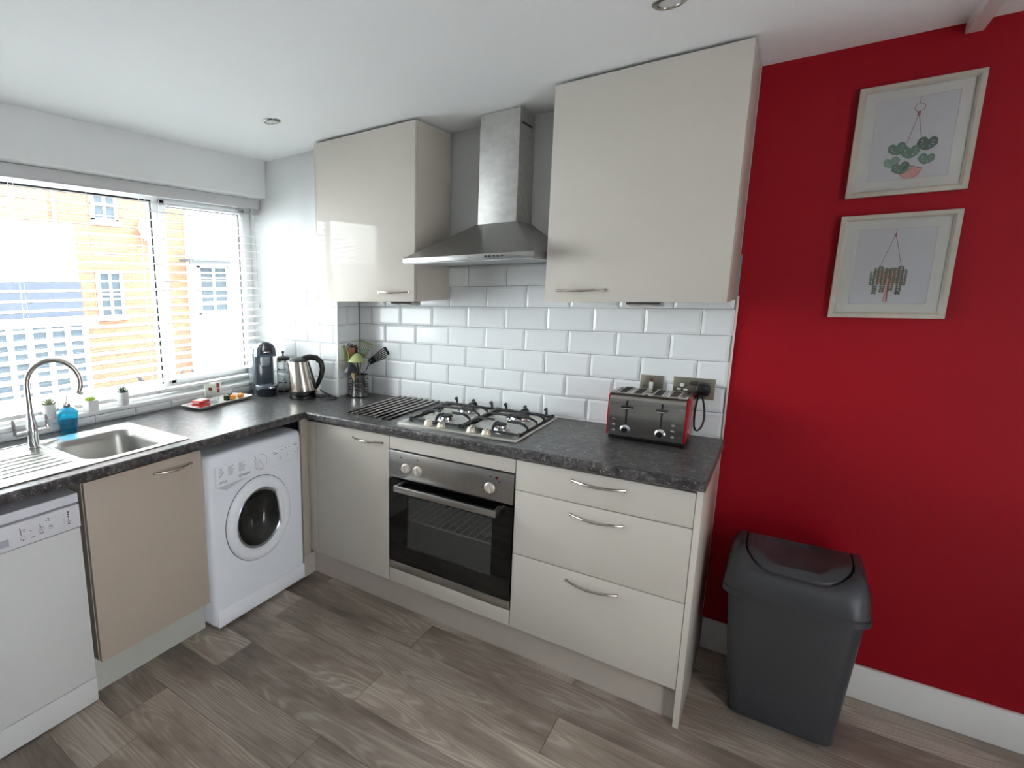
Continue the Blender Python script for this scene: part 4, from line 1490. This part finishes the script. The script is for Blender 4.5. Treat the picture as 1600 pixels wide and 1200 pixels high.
# cafetiere behind it
fx, fy = 0.118, -0.268
cf = thing('cafetiere', 'clear glass cafetiere with chrome bands between coffee machine and kettle', 'cafetiere', (fx, fy, WT))
MF = Matrix.Translation((fx, fy, WT))
obj('beaker', lathe(B(), [(0.034, 0.012), (0.035, 0.014), (0.035, 0.20), (0.0335, 0.20), (0.033, 0.016), (0, 0.015)], 24, MF), CLEARGL, cf)
b = B()
for z in (0.004, 0.055, 0.135, 0.186):
    lathe(b, [(0.036, z), (0.0385, z), (0.0385, z + 0.008), (0.036, z + 0.008)], 24, MF)
for i in range(4):
    a = radians(45 + 90 * i)
    tube(b, [MF @ Vector((0.038 * cos(a), 0.038 * sin(a), 0.0)), MF @ Vector((0.038 * cos(a), 0.038 * sin(a), 0.195))], 0.0028, 6)
obj('band_frame', b, CHROME, cf)
obj('base', lathe(B(), [(0.040, 0.0005), (0.040, 0.012), (0, 0.0125)], 24, MF), NAVY, cf)
obj('lid', lathe(B(), [(0.040, 0.198), (0.041, 0.206), (0.034, 0.214), (0.005, 0.220), (0.005, 0.234), (0.009, 0.238), (0.008, 0.248), (0, 0.25)], 24, MF), BLACK, cf)
obj('plunger', lathe(B(), [(0.0025, 0.05), (0.0025, 0.2)], 8, MF), CHROME, cf)
b = tube(B(), [MF @ Vector(v) for v in ((-0.026, 0.030, 0.186), (-0.050, 0.056, 0.18), (-0.055, 0.060, 0.12), (-0.050, 0.056, 0.07), (-0.027, 0.030, 0.062))], 0.006, 8)
obj('handle', b, BLACK, cf)

# kettle : local +x towards its handle (viewer's right)
qx, qy = 0.352, -0.352
qa = radians(42)
kt = thing('kettle', 'brushed steel jug kettle with black handle on its base by the tiles', 'kettle', (qx, qy, WT), qa)
MK = WM[kt.name]


def lk(f):
    s = B()
    f(s)
    s.transform(MK)
    return s


obj('power_base', lk(lambda s: lathe(s, [(0.076, 0.0005), (0.079, 0.003), (0.078, 0.016), (0.072, 0.021), (0, 0.021)], 32)), BLACK, kt)
obj('heater_collar', lk(lambda s: lathe(s, [(0.073, 0.0212), (0.0765, 0.025), (0.0765, 0.044), (0.074, 0.047), (0, 0.047)], 32)), BLACK, kt)


def f(s):
    rings = []
    for z, cx_, r in ((0.047, 0, 0.0745), (0.06, -0.001, 0.0742), (0.10, -0.005, 0.070), (0.15, -0.0115, 0.063), (0.195, -0.017, 0.0565), (0.214, -0.0195, 0.0535)):
        rings.append([(cx_ + r * cos(2 * pi * i / 36) - (0.010 * max(0, (z - .14) / .07) * max(0, -cos(2 * pi * i / 36)) ** 8), r * sin(2 * pi * i / 36), z) for i in range(36)])
    loops(s, rings)
    bmesh.ops.recalc_face_normals(s, faces=s.faces)


obj('jug', lk(f), steel('kettle_steel', (205, 198, 186), 0.2, (3, 3, 3), 0.03), kt)
obj('lid', lk(lambda s: lathe(s, [(0.054, 0.2142), (0.052, 0.222), (0.040, 0.231), (0.018, 0.237), (0, 0.238)], 28, Matrix.Translation((-0.016, 0, 0)))), BLACK, kt)
b = B()
tube(b, [(0.005, 0, 0.226), (0.045, 0, 0.236), (0.085, 0, 0.230), (0.112, 0, 0.205), (0.118, 0, 0.165), (0.110, 0, 0.125), (0.094, 0, 0.085), (0.078, 0, 0.058), (0.071, 0, 0.050)], [0.017, 0.0175, 0.017, 0.0165, 0.0155, 0.014, 0.013, 0.012, 0.010], 12)
tube(b, [(0.034, 0, 0.210), (0.050, 0, 0.15), (0.064, 0, 0.10), (0.074, 0, 0.054)], [0.009, 0.010, 0.010, 0.010], 10)
b.transform(MK)
obj('handle', b, BLACK, kt)
b = tube(B(), [(0.072, -.01, 0.05), (0.080, -.012, 0.04), (0.088, -.012, 0.03)], 0.005, 8)
b.transform(MK)
obj('switch', b, P('amber_switch', (150, 90, 50), 0.4), kt)
P0 = MK @ Vector((0.078, 0, 0.006))
b = tube(B(), smooth([P0, (0.445, -0.318, WT + .006), (0.500, -0.335, WT + .005), (0.548, -0.318, WT + .005), (0.552, -0.280, WT + .006), (0.500, -0.262, WT + .012), (0.430, -0.245, WT + .02), (0.385, -0.232, WT + .03)]), 0.0036, 8)
obj('flex', b, BLACK, kt)

# utensil pot
ux_, uy_ = 0.598, -0.132
up = thing('utensil_pot', 'perforated steel utensil pot standing in the tiled corner', 'utensil pot', (ux_, uy_, WT))
MU = Matrix.Translation((ux_, uy_, WT))
b = lathe(B(), [(0.0545, 0.006), (0.0545, 0.128), (0.0555, 0.1295), (0.0535, 0.130), (0.053, 0.009), (0, 0.008)], 40, MU)
obj('pot_wall', b, steel('pot_steel', (196, 194, 190), 0.18, (3, 3, 3), 0.02), up)
obj('base_ring', lathe(B(), [(0.055, 0.0005), (0.0565, 0.003), (0.055, 0.008), (0, 0.008)], 32, MU), BLACK, up)
b = B()
for col_ in range(12):
    for k in range(3):
        a = 2 * pi * col_ / 12 + (k - 1) * 0.25
        if (col_ % 2):
            continue
        for rrow in range(6):
            z = 0.032 + rrow * 0.0150
            M = MU @ Matrix.Rotation(a, 4, 'Z') @ frame_m((0.0546, 0, z), (0, 1, 0), (0, 0, 1), (1, 0, 0))
            lathe(b, [(0.0042, -0.0005), (0.0042, 0.0004), (0, 0.0004)], 8, M)
obj('perforations', b, P('hole_shadow', (18, 18, 18), 0.8), up, kind='stuff')

# utensils: right = viewer right, toward = to camera
VR = Vector((0.8, 0.6, 0))
VT = Vector((0.6, -0.8, 0))
UB = Vector((ux_, uy_, WT))


def UP(r, t, z):
    return UB + VR * r + VT * t + Vector((0, 0, z))


def utensil(name, label, mat, foot, neck, head_fn, stem_mat=None, sr=0.0045):
    t = thing(name, label, 'utensil', UP(*foot), 0, 'utensils in the steel pot')
    obj('stem', tube(B(), [UP(*foot), UP(*neck)], sr, 8), stem_mat or mat, t)
    s = B()
    head_fn(s)
    obj('head', s, mat, t)


def blade(s, c, axis, wide, L, W0, W1, th, slots=0, nrm=None):
    """flat turner head starting at c along axis, optional slots"""
    c, axis, wide = Vector(c), Vector(axis).normalized(), Vector(wide)
    wide = (wide - axis * wide.dot(axis)).normalized()
    n = axis.cross(wide)
    M = frame_m(c, wide, axis, n)
    if not slots:
        prism(s, [(-W0, 0), (W0, 0), (W1, L * .7), (W1 * .8, L), (-W1 * .8, L), (-W1, L * .7)], -th, th, M, bev=th * .5)
        return
    prism(s, [(-W0, 0), (W0, 0), (W0 + (W1 - W0) * .3, L * .3), (-W0 - (W1 - W0) * .3, L * .3)], -th, th, M)
    prism(s, [(-W1, L * .90), (W1, L * .90), (W1 * .92, L), (-W1 * .92, L)], -th, th, M)
    nb = slots + 1
    for i in range(nb):
        u = -1 + 2 * i / slots
        a0 = u * (W0 + (W1 - W0) * .3) * .93
        a1 = u * W1 * .93
        hw = W1 / nb * 0.27
        prism(s, [(a0 - hw, L * .28), (a0 + hw, L * .28), (a1 + hw, L * .92), (a1 - hw, L * .92)], -th, th, M)


def spoon(s, c, axis, wide, L, W, depth, th=0.003):
    c, axis, wide = Vector(c), Vector(axis).normalized(), Vector(wide)
    wide = (wide - axis * wide.dot(axis)).normalized()
    n = axis.cross(wide)
    M = frame_m(c, wide, axis, n)
    rings = []
    for k, (f_, d) in enumerate(((0.02, depth), (0.4, depth * .82), (0.75, depth * .42), (1.0, 0), (0.94, -th * .4), (0.7, depth * .3), (0.38, depth * .68), (0.02, depth - th))):
        rings.append([(W * f_ * cos(2 * pi * i / 20), L / 2 + L / 2 * f_ * sin(2 * pi * i / 20), d) for i in range(20)])
    ss = B()
    loops(ss, rings)
    bmesh.ops.recalc_face_normals(ss, faces=ss.faces)
    merge(s, ss, M)


utensil('slotted_turner', 'black slotted turner leaning furthest out of the steel pot', UTBLACK, (-0.028, 0.0, 0.012), (0.066, -0.012, 0.205),
        lambda s: blade(s, UP(0.058, -0.012, 0.196), VR * .86 + Vector((0, 0, .5)), VT * .55 + Vector((0, 0, .72)) - VR * .42, 0.130, 0.018, 0.040, 0.0022, 5))
utensil('slotted_spatula', 'olive green slotted spatula standing behind the others in the pot', LIMED, (0.0, -0.02, 0.012), (0.010, -0.034, 0.225),
        lambda s: blade(s, UP(0.006, -0.034, 0.218), VR * .36 + Vector((0, 0, .93)), VR * .93 - Vector((0, 0, .36)), 0.104, 0.022, 0.043, 0.0024, 6))
utensil('pasta_fork', 'black pronged serving fork at the back of the pot', UTBLACK, (0.02, -0.025, 0.012), (-0.016, -0.048, 0.235),
        lambda s: (blade(s, UP(-0.016, -0.048, 0.230), Vector((0, 0, 1)) - VR * .25, VR, 0.062, 0.013, 0.023, 0.002), [tube(s, [UP(-0.022 - .004 * i, -0.047, 0.262 + .012 * i), UP(-0.040 - .004 * i, -0.042, 0.268 + .012 * i), UP(-0.050 - .004 * i, -0.032, 0.262 + .013 * i)], 0.003, 6) for i in range(4)]))
utensil('spoon', 'tall sage green spoon on the left of the pot', LIME, (0.03, 0.0, 0.012), (-0.064, -0.006, 0.200),
        lambda s: spoon(s, UP(-0.062, -0.006, 0.192), Vector((0, 0, 1)) - VR * .22, VR * .55 + VT * .8, 0.112, 0.027, 0.014))
utensil('slotted_spoon', 'terracotta coloured spatula showing between the green spoons', TERRA, (0.02, 0.01, 0.012), (-0.042, -0.016, 0.218),
        lambda s: blade(s, UP(-0.042, -0.016, 0.212), Vector((0, 0, 1)) - VR * .05, VR, 0.070, 0.012, 0.024, 0.0025))
utensil('ladle', 'sage green ladle bowl turned over in the middle of the pot', LIME, (0.030, 0.008, 0.012), (-0.008, 0.020, 0.222),
        lambda s: spoon(s, UP(-0.060, 0.020, 0.206), VR, VT * -1, 0.098, 0.042, 0.050), P('pale_steel', (200, 198, 192), 0.25, metal=.9))
utensil('ladle', 'dark blue-grey ladle bowl lowest at the front of the pot', UTBLUE, (0.0, 0.03, 0.012), (-0.040, 0.044, 0.160),
        lambda s: spoon(s, UP(-0.088, 0.044, 0.150), VR, VT * -1, 0.090, 0.042, 0.050), LTWOOD, 0.010)
utensil('whisk', 'thin steel whisk wires rising from the right of the pot', CHROME, (0.015, 0.02, 0.012), (0.035, 0.02, 0.13),
        lambda s: [tube(s, [UP(0.030, 0.02, 0.125), UP(0.030 + d * .6, 0.02, 0.165), UP(0.056 + d, 0.012, 0.215)], 0.0022, 6) for d in (-.016, .0, .016)])

# ------------------------------------------------------------------ toaster
TXa, TXb, TYa, TYb = 1.957, 2.232, -0.255, -0.055
ts = thing('toaster', 'four-slice brushed steel toaster with red ends on the right worktop', 'toaster', ((TXa + TXb) / 2, -0.155, WT), radians(0))
TZ0, TZ1 = WT + 0.014, WT + 0.188
b = B()
prof = [(TYa, TZ0 + .004), (TYa - .002, TZ0 + .08), (TYa + .002, TZ1 - .03), (TYa + .008, TZ1 - .012), (TYa + .020, TZ1 - .002), (TYa + .03, TZ1), (TYb - .03, TZ1), (TYb - .012, TZ1 - .004), (TYb - .004, TZ1 - .018), (TYb, TZ0 + .08), (TYb, TZ0 + .004)]
M = frame_m((0, 0, 0), (0, 1, 0), (0, 0, 1), (1, 0, 0))
prism(b, prof, TXa + .006, TXb - .006, M)
obj('steel_body', b, TOASTS, ts)
for x0, x1 in ((TXa, TXa + .0065), (TXb - .0065, TXb)):
    b = B()
    prism(b, [(y + (.003 if y < -0.15 else -.003), z - .0005) for y, z in prof], x0, x1, M, bev=.002)
    obj('end_cap', b, TOASTR, ts)
bx('trim_band', steel('toaster_band', (214, 211, 206), 0.2, (3, 3, 120), 0.04), ts, TXa + .007, TXb - .007, TYa - .0016, TYa + .01, WT + .150, WT + .1665)
obj('base', box(B(), TXa + .008, TXb - .008, TYa + .006, TYb - .006, WT + .004, TZ0 + .006, bev=.003), BLACK, ts)
b = B()
for x in (TXa + .03, TXb - .03):
    for y in (TYa + .03, TYb - .03):
        lathe(b, [(0.010, 0.0005), (0.011, 0.005), (0, 0.0055)], 12, Matrix.Translation((x, y, WT)))
obj('feet', b, RUBBER, ts)
for i, x in enumerate((2.002, 2.055, 2.124, 2.178)):
    fr = B()
    for a in ((x - .019, x - .014, -0.232, -0.080), (x + .014, x + .019, -0.232, -0.080), (x - .014, x + .014, -0.232, -0.226), (x - .014, x + .014, -0.086, -0.080)):
        box(fr, *a, TZ1 - .0005, TZ1 + .0022)
    sl_ = obj('slot_surround', fr, P('slot_steel', (196, 192, 186), 0.3, metal=.8), ts)
    obj('slot', box(B(), x - .014, x + .014, -0.226, -0.086, TZ1 + .0001, TZ1 + .0008), P('slot_dark', (34, 26, 20), 0.7, var=.5, nscale=60), sl_)
for x in (TXa + .020, TXb - .020):
    obj('side_vent', box(B(), x - .004, x + .004, -0.215, -0.095, TZ1 - .0002, TZ1 + .0009), BLACK, ts)
for xc in (2.028, 2.150):
    sl_ = obj('lever_slot', box(B(), xc - .003, xc + .003, TYa - .0028, TYa + .002, WT + .066, WT + .163), BLACK, ts)
    lv = box(B(), xc - .020, xc + .020, TYa - .022, TYa - .003, WT + .132, WT + .144, bev=.004)
    obj('lever', lv, BLACK, ts)
    obj('lever_trim', box(B(), xc - .020, xc + .020, TYa - .0235, TYa - .0195, WT + .131, WT + .137, bev=.0015), CHROME, ts)
    dl = obj('browning_dial', lathe(B(), [(0.018, 0), (0.018, 0.004), (0.014, 0.006), (0.0135, 0.016), (0, 0.017)], 24, frame_m((xc, TYa - .0018, WT + .046), (1, 0, 0), (0, 0, 1), (0, -1, 0))), CHROME, ts)
    obj('dial_cap', lathe(B(), [(0.0115, 0.0165), (0.0115, 0.019), (0, 0.0195)], 20, frame_m((xc, TYa - .0018, WT + .046), (1, 0, 0), (0, 0, 1), (0, -1, 0))), BLACK, dl)
for xc in (1.984, 2.190):
    for z in (0.083, 0.060, 0.037):
        obj('button', lathe(B(), [(0.0068, 0), (0.0068, 0.003), (0.005, 0.005), (0, 0.0055)], 14, frame_m((xc, TYa - .0016, WT + z), (1, 0, 0), (0, 0, 1), (0, -1, 0))), CHROME, ts)
b = B()
for xc, dx in ((1.984, -.014), (2.190, .014)):
    for z in (0.083, 0.060):
        lathe(b, [(0.002, 0), (0.002, 0.0004), (0, 0.0005)], 8, frame_m((xc + dx, TYa - .0018, WT + z), (1, 0, 0), (0, 0, 1), (0, -1, 0)))
obj('button_marks', b, PRINTD, ts, kind='stuff')
obj('logo_plate', lathe(B(), [(0.006, 0), (0.005, 0.001), (0, 0.0012)], 14, Matrix.Translation((2.088, -0.225, TZ1))), PRINTD, ts)

# sockets and plug
YT = -0.0078


def faceplate(name, label, x0, x1, z0, z1, cat):
    t = thing(name, label, cat, ((x0 + x1) / 2, YT, (z0 + z1) / 2))
    bx('faceplate', steel('nickel_plate', (150, 145, 132), 0.32, (3, 3, 90), 0.08), t, x0, x1, YT - .0055, YT + .004, z0, z1, bev=.0015)
    for x in (x0 + .016, x1 - .016):
        b = B()
        lathe(b, [(0.0035, 0), (0.0035, 0.0008), (0, 0.001)], 10, frame_m((x, YT - .0055, (z0 + z1) / 2 - .004), (1, 0, 0), (0, 0, 1), (0, -1, 0)))
        obj('screw', b, CHROME, t)
    return t


fs = faceplate('fused_switch', 'single brushed metal fused switch plate behind the toaster', 2.024, 2.110, 1.076, 1.161, 'switch')
bx('rocker', P('white_rocker', (226, 226, 222), 0.3), fs, 2.060, 2.074, YT - .009, YT - .004, 1.102, 1.132, bev=.001)
bx('indicator', P('rocker_red', (110, 60, 50), 0.3), fs, 2.061, 2.073, YT - .0065, YT - .004, 1.136, 1.148)
so = faceplate('double_socket', 'double brushed metal wall socket right of the fused switch', 2.146, 2.291, 1.078, 1.163, 'socket')
bx('rocker', steel('rocker_nickel', (120, 112, 100), 0.3, (4, 4, 4), 0.05), so, 2.204, 2.232, YT - .008, YT - .004, 1.132, 1.152, bev=.001)
b = lathe(B(), [(0.008, 0), (0.008, 0.003), (0.004, 0.0035), (0.004, 0.0005), (0, 0.0005)], 14, frame_m((2.178, YT - .0055, 1.131), (1, 0, 0), (0, 0, 1), (0, -1, 0)))
obj('cover_button', b, P('white_button', (224, 222, 218), 0.3), so)
b = B()
for x in (2.168, 2.191):
    box(b, x - .007, x + .007, YT - .0075, YT - .005, 1.110, 1.116)
obj('socket_holes', b, P('white_shutter', (226, 226, 222), 0.3), so)
pg = thing('power_plug', 'black plug with looped flex in the double socket beside the toaster', 'plug', (2.258, -0.02, 1.12))
b = B()
prism(b, [(-.017, -.022), (.017, -.022), (.025, -.006), (.025, .014), (.012, .025), (-.012, .025), (-.025, .014), (-.025, -.006)], 0.0062, 0.040, frame_m((2.256, YT, 1.120), (1, 0, 0), (0, 0, 1), (0, -1, 0)), bev=.005)
obj('plug_body', b, BLACK, pg)
b = tube(B(), smooth([(2.256, -0.036, 1.104), (2.257, -0.042, 1.085), (2.266, -0.055, 1.05), (2.270, -0.072, 1.01), (2.264, -0.085, 0.978), (2.252, -0.095, 0.965), (2.243, -0.100, 0.978), (2.240, -0.100, 1.01), (2.240, -0.098, 1.05), (2.243, -0.092, 1.085), (2.244, -0.070, 1.10), (2.236, -0.052, 1.10), (2.226, -0.05, 1.085)]), 0.0036, 8)
tube(b, [(2.256, -0.034, 1.106), (2.2565, -0.039, 1.088)], [0.007, 0.0045], 8)
obj('flex', b, BLACK, pg)

# ------------------------------------------------------------------ downlights
for x, y, lb in ((0.582, -0.752, 'small nickel ceiling downlight above the worktop corner'), (2.150, -0.762, 'small nickel ceiling downlight in front of the right wall cabinet')):
    t = thing('ceiling_downlight', lb, 'downlight', (x, y, ZC), group='ceiling downlights')
    MM = Matrix.Translation((x, y, ZC))
    obj('bezel', lathe(B(), [(0.043, -0.0005), (0.042, -0.004), (0.036, -0.008), (0.030, -0.006), (0.028, -0.0005)], 32, MM), steel('bezel_nickel', (160, 156, 150), 0.25, (4, 4, 4), 0.03), t)
    obj('lamp_face', lathe(B(), [(0.029, -0.0008), (0.027, -0.004), (0, -0.0045)], 28, MM), P('unlit_lamp', (206, 208, 208), 0.2), t)

# ------------------------------------------------------------------ bin
bn = thing('swing_bin', 'tall charcoal plastic swing-lid bin on the floor by the red wall', 'bin', (2.600, -0.235, 0), radians(0))


def brr(cx, cy, hx, hy, r, z, n=6):
    return [(cx + x, cy + y, z) for x, y in rrect(hx, hy, r, n)]


BCX = 2.602
b = B()
loops(b, [brr(BCX, -0.244, .138, .130, .035, .0008), brr(BCX, -0.244, .146, .138, .040, .006), brr(BCX - .002, -0.244, .150, .142, .042, .06), brr(BCX - .006, -0.246, .178, .164, .048, .470), brr(BCX - .006, -0.246, .178, .164, .048, .490),
          brr(BCX - .006, -0.246, .172, .158, .046, .490), brr(BCX, -0.244, .140, .132, .038, .010)])
bmesh.ops.recalc_face_normals(b, faces=b.faces)
obj('bin_body', b, BINM, bn)
LCX, LCY = 2.594, -0.245
LHX, LHY = 0.192, 0.180


def barrel(y):
    return 0.634 - 4.2 * max(abs(y) - 0.02, 0) ** 2


b = B()
rings = [[(LCX + x, LCY + y, .478) for x, y in rrect(LHX - .007, LHY - .007, .045, 8)], [(LCX + x, LCY + y, .476) for x, y in rrect(LHX, LHY, .05, 8)], [(LCX + x, LCY + y, .494) for x, y in rrect(LHX, LHY, .05, 8)], [(LCX + x, LCY + y, .497) for x, y in rrect(LHX - .004, LHY - .004, .05, 8)]]
OHX, OHY, ORD = 0.143, 0.142, 0.085
for i in range(1, 10):
    t = i / 9
    h = sin(t * pi / 2) ** 0.85
    e = t ** 1.7
    ro = rrect(LHX - .004, LHY - .004, .05, 8)
    ri = rrect(OHX, OHY, ORD, 8)
    rg_ = []
    for (xa, ya), (xb, yb) in zip(ro, ri):
        x, y = xa + (xb - xa) * e, ya + (yb - ya) * e
        rg_.append((LCX + x, LCY + y, .497 + (barrel(yb) - .497) * h))
    rings.append(rg_)
rings.append([(LCX + x, LCY + y, barrel(y) - .008) for x, y in rrect(OHX - .002, OHY - .002, ORD, 8)])
loops(b, rings, close0=False, close1=False)
bmesh.ops.recalc_face_normals(b, faces=b.faces)
ld = obj('lid', b, BINM, bn)
b = B()
rings = []
for k_ in (1.0, .97, .93, .88, .82, .76, .7, .64, .56, .47, .36, .24, .12, .02):
    rg_ = []
    for x, y in rrect(OHX - .0055, OHY - .0055, ORD, 8):
        x, y = x * k_, y * k_
        z = barrel(y) - .001
        e = (x / .112) ** 2 + ((y + .020) / .098) ** 2
        if e < 1:
            z -= 0.030 * (1 - e) ** 0.45
            z += 0.007 * math.exp(-(x / .008) ** 2) * (1 - e)
        rg_.append((LCX + x, LCY + y, z))
    rings.append(rg_)
rings.insert(0, [(px, py, pz - .012) for px, py, pz in rings[0]])
loops(b, rings, close0=False)
bmesh.ops.recalc_face_normals(b, faces=b.faces)
obj('swing_flap', b, BINM, bn, ang=50)
obj('liner', box(B(), LCX - LHX + .03, LCX + LHX - .03, LCY - .155, LCY + .155, .468, .476), BLACK, bn)

# ------------------------------------------------------------------ pictures
YP = -0.0245


def frame_pic(label, x0, x1, z0, z1):
    t = thing('framed_print', label, 'picture', ((x0 + x1) / 2, 0, z0), group='framed plant prints')
    fw = 0.0185
    b = B()
    ro = lambda i, y: [(x0 + i, y, z0 + i), (x1 - i, y, z0 + i), (x1 - i, y, z1 - i), (x0 + i, y, z1 - i)]
    loops(b, [ro(0, -0.001), ro(0, YP + .001), ro(.001, YP), ro(fw - .006, YP), ro(fw, YP + .006), ro(fw, YP + .012)], close0=False, close1=False)
    bmesh.ops.recalc_face_normals(b, faces=b.faces)
    obj('frame', b, FRAMEM, t)
    bx('backing', MOUNT, t, x0 + .004, x1 - .004, -0.011, -0.002, z0 + .004, z1 - .004)
    m = 0.032
    b = B()
    r1 = lambda i, y: [(x0 + fw - .002 + i, y, z0 + fw - .002 + i), (x1 - fw + .002 - i, y, z0 + fw - .002 + i), (x1 - fw + .002 - i, y, z1 - fw + .002 - i), (x0 + fw - .002 + i, y, z1 - fw + .002 - i)]
    loops(b, [r1(0, -.0135), r1(m - .002, -.0135), r1(m, -.0120)], close0=False, close1=False)
    bmesh.ops.recalc_face_normals(b, faces=b.faces)
    obj('mount', b, MOUNT, t)
    pr_ = bx('paper', PAPER, t, x0 + fw + m - .006, x1 - fw - m + .006, -0.0118, -0.0111, z0 + fw + m - .006, z1 - fw - m + .006)
    bx('glass', PICGL, t, x0 + fw - .003, x1 - fw + .003, -0.0152, -0.0142, z0 + fw - .003, z1 - fw + .003)
    return t, pr_


PM = frame_m((0, -0.0119, 0), (1, 0, 0), (0, 0, 1), (0, -1, 0))


def flat(s, poly, lay=0, mi=0):
    vs = [s.verts.new(PM @ Vector((x, z, 0.00006 * (lay + 1)))) for x, z in poly]
    fc = s.faces.new(vs)
    fc.material_index = mi
    if fc.normal.y > 0:
        fc.normal_flip()


def stroke(s, pts, w, lay=0, mi=0):
    for (xa, za), (xb, zb) in zip(pts, pts[1:]):
        dx, dz = xb - xa, zb - za
        l = math.hypot(dx, dz) or 1
        nx2, nz2 = -dz / l * w / 2, dx / l * w / 2
        flat(s, [(xa + nx2, za + nz2), (xb + nx2, zb + nz2), (xb - nx2, zb - nz2), (xa - nx2, za - nz2)], lay, mi)


t1, pp1 = frame_pic('upper framed print of a cheese plant in a pink hanging pot', 2.595, 2.873, 1.817, 2.161)
s = B()
INKS = [INKG1, INKG2, INKG3, INKP, INKPD, PAPER, INKOL, INKBR]
cxp = 2.742
stroke(s, [(2.740, 2.117), (2.741, 2.092)], .0016, 1, 4)
stroke(s, [(2.742 + .0115 * cos(radians(a)), 2.079 + .012 * sin(radians(a))) for a in range(0, 361, 20)], .0016, 1, 4)
flat(s, [(2.7375, 2.068), (2.7455, 2.068), (2.7445, 2.053), (2.7380, 2.053)], 2, 4)
stroke(s, [(2.740, 2.055), (2.725, 1.975)], .0017, 1, 4)
stroke(s, [(2.743, 2.055), (2.7555, 1.985)], .0017, 1, 4)
flat(s, [(2.716 + .053 * i / 14, 1.897 - .034 * math.sqrt(max(0, 1 - (-1 + 2 * i / 14) ** 2))) for i in range(15)], 2, 3)
stroke(s, [(2.736, 1.905), (2.768, 1.893)], .003, 3, 4)
stroke(s, [(2.732, 1.899), (2.738, 1.890), (2.750, 1.904)], .0022, 3, 4)
stroke(s, [(2.716, 1.890), (2.722, 1.874), (2.739, 1.862), (2.756, 1.872), (2.768, 1.892)], .0013, 3, 4)


def monstera(cx, cz, r, rot, mi, lay):
    pts = []
    for i in range(40):
        a = 2 * pi * i / 40
        rr = r * 1.03 * (1 - 0.60 * math.exp(-((a - pi / 2) / .30) ** 2) + 0.16 * math.exp(-((a - 3 * pi / 2) / .35) ** 2) - 0.10 * math.exp(-((a - 0.15) / .13) ** 2) - 0.10 * math.exp(-((a - pi + 0.15) / .13) ** 2) - 0.10 * math.exp(-((a - 5.7) / .13) ** 2) - 0.10 * math.exp(-((a - 3.72) / .13) ** 2))
        x, z = rr * cos(a) * 1.1, rr * sin(a) * .92
        pts.append((cx + x * cos(rot) - z * sin(rot), cz + x * sin(rot) + z * cos(rot)))
    flat(s, pts, lay, mi)
    for sx in (-1, 1):
        for k in range(3):
            a = radians(20 - 38 * k)
            x, z = sx * r * .62 * cos(a), r * .62 * sin(a)
            c2, w2, h2 = (x, z), r * .15, r * .045
            el = []
            for i in range(10):
                u = 2 * pi * i / 10
                ex, ez = w2 * cos(u), h2 * sin(u)
                aa = a * sx
                px, pz = c2[0] + ex * cos(aa) - ez * sin(aa), c2[1] + ex * sin(aa) + ez * cos(aa)
                el.append((cx + px * cos(rot) - pz * sin(rot), cz + px * sin(rot) + pz * cos(rot)))
            flat(s, el, lay + 1, 5)


monstera(2.771, 1.970, .0215, -.12, 0, 4)
monstera(2.704, 1.963, .0200, .22, 1, 6)
monstera(2.696, 1.922, .0175, .35, 2, 8)
monstera(2.774, 1.923, .0175, -.22, 1, 10)
monstera(2.735, 1.949, .0205, .05, 1, 12)
monstera(2.719, 1.902, .0195, .25, 1, 14)
flat(s, [(2.728, 1.892), (2.736, 1.906), (2.733, 1.916), (2.723, 1.893)], 16, 0)
obj('plant_drawing', s, INKS, pp1)

t2, pp2 = frame_pic('lower framed print of a trailing plant in a rope hanger', 2.594, 2.875, 1.417, 1.758)
s = B()
cxp = 2.732
stroke(s, [(2.735, 1.712), (2.734, 1.692)], .0015, 1, 4)
flat(s, [(2.730, 1.692), (2.7375, 1.692), (2.7365, 1.683), (2.731, 1.683)], 2, 4)
stroke(s, [(2.732, 1.684), (2.708, 1.588)], .0014, 1, 7)
stroke(s, [(2.736, 1.684), (2.759, 1.582)], .0014, 1, 7)
flat(s, [(2.700, 1.576), (2.766, 1.576), (2.760, 1.530), (2.706, 1.530)], 1, 3)
random.seed(11)
for k, (dx, top, bot) in enumerate(((-.039, 1.570, 1.528), (-.030, 1.580, 1.497), (-.021, 1.585, 1.528), (-.012, 1.580, 1.502), (-.002, 1.578, 1.530), (.008, 1.580, 1.508), (.018, 1.580, 1.528), (.027, 1.585, 1.493), (.036, 1.574, 1.526))):
    z = top
    while z > bot:
        for sx in (-1, 1):
            x = cxp + dx + sx * .0035 + random.uniform(-.001, .001)
            flat(s, [(x + .0036 * cos(radians(a)), z + .0030 * sin(radians(a))) for a in range(0, 360, 60)], 3 + k, random.choice((6, 7, 1, 6)))
        z -= .0058
stroke(s, [(2.732, 1.545), (2.731, 1.51), (2.728, 1.470)], .005, 14, 3)
stroke(s, [(2.734, 1.54), (2.735, 1.470)], .0035, 15, 4)
obj('plant_drawing', s, INKS, pp2)
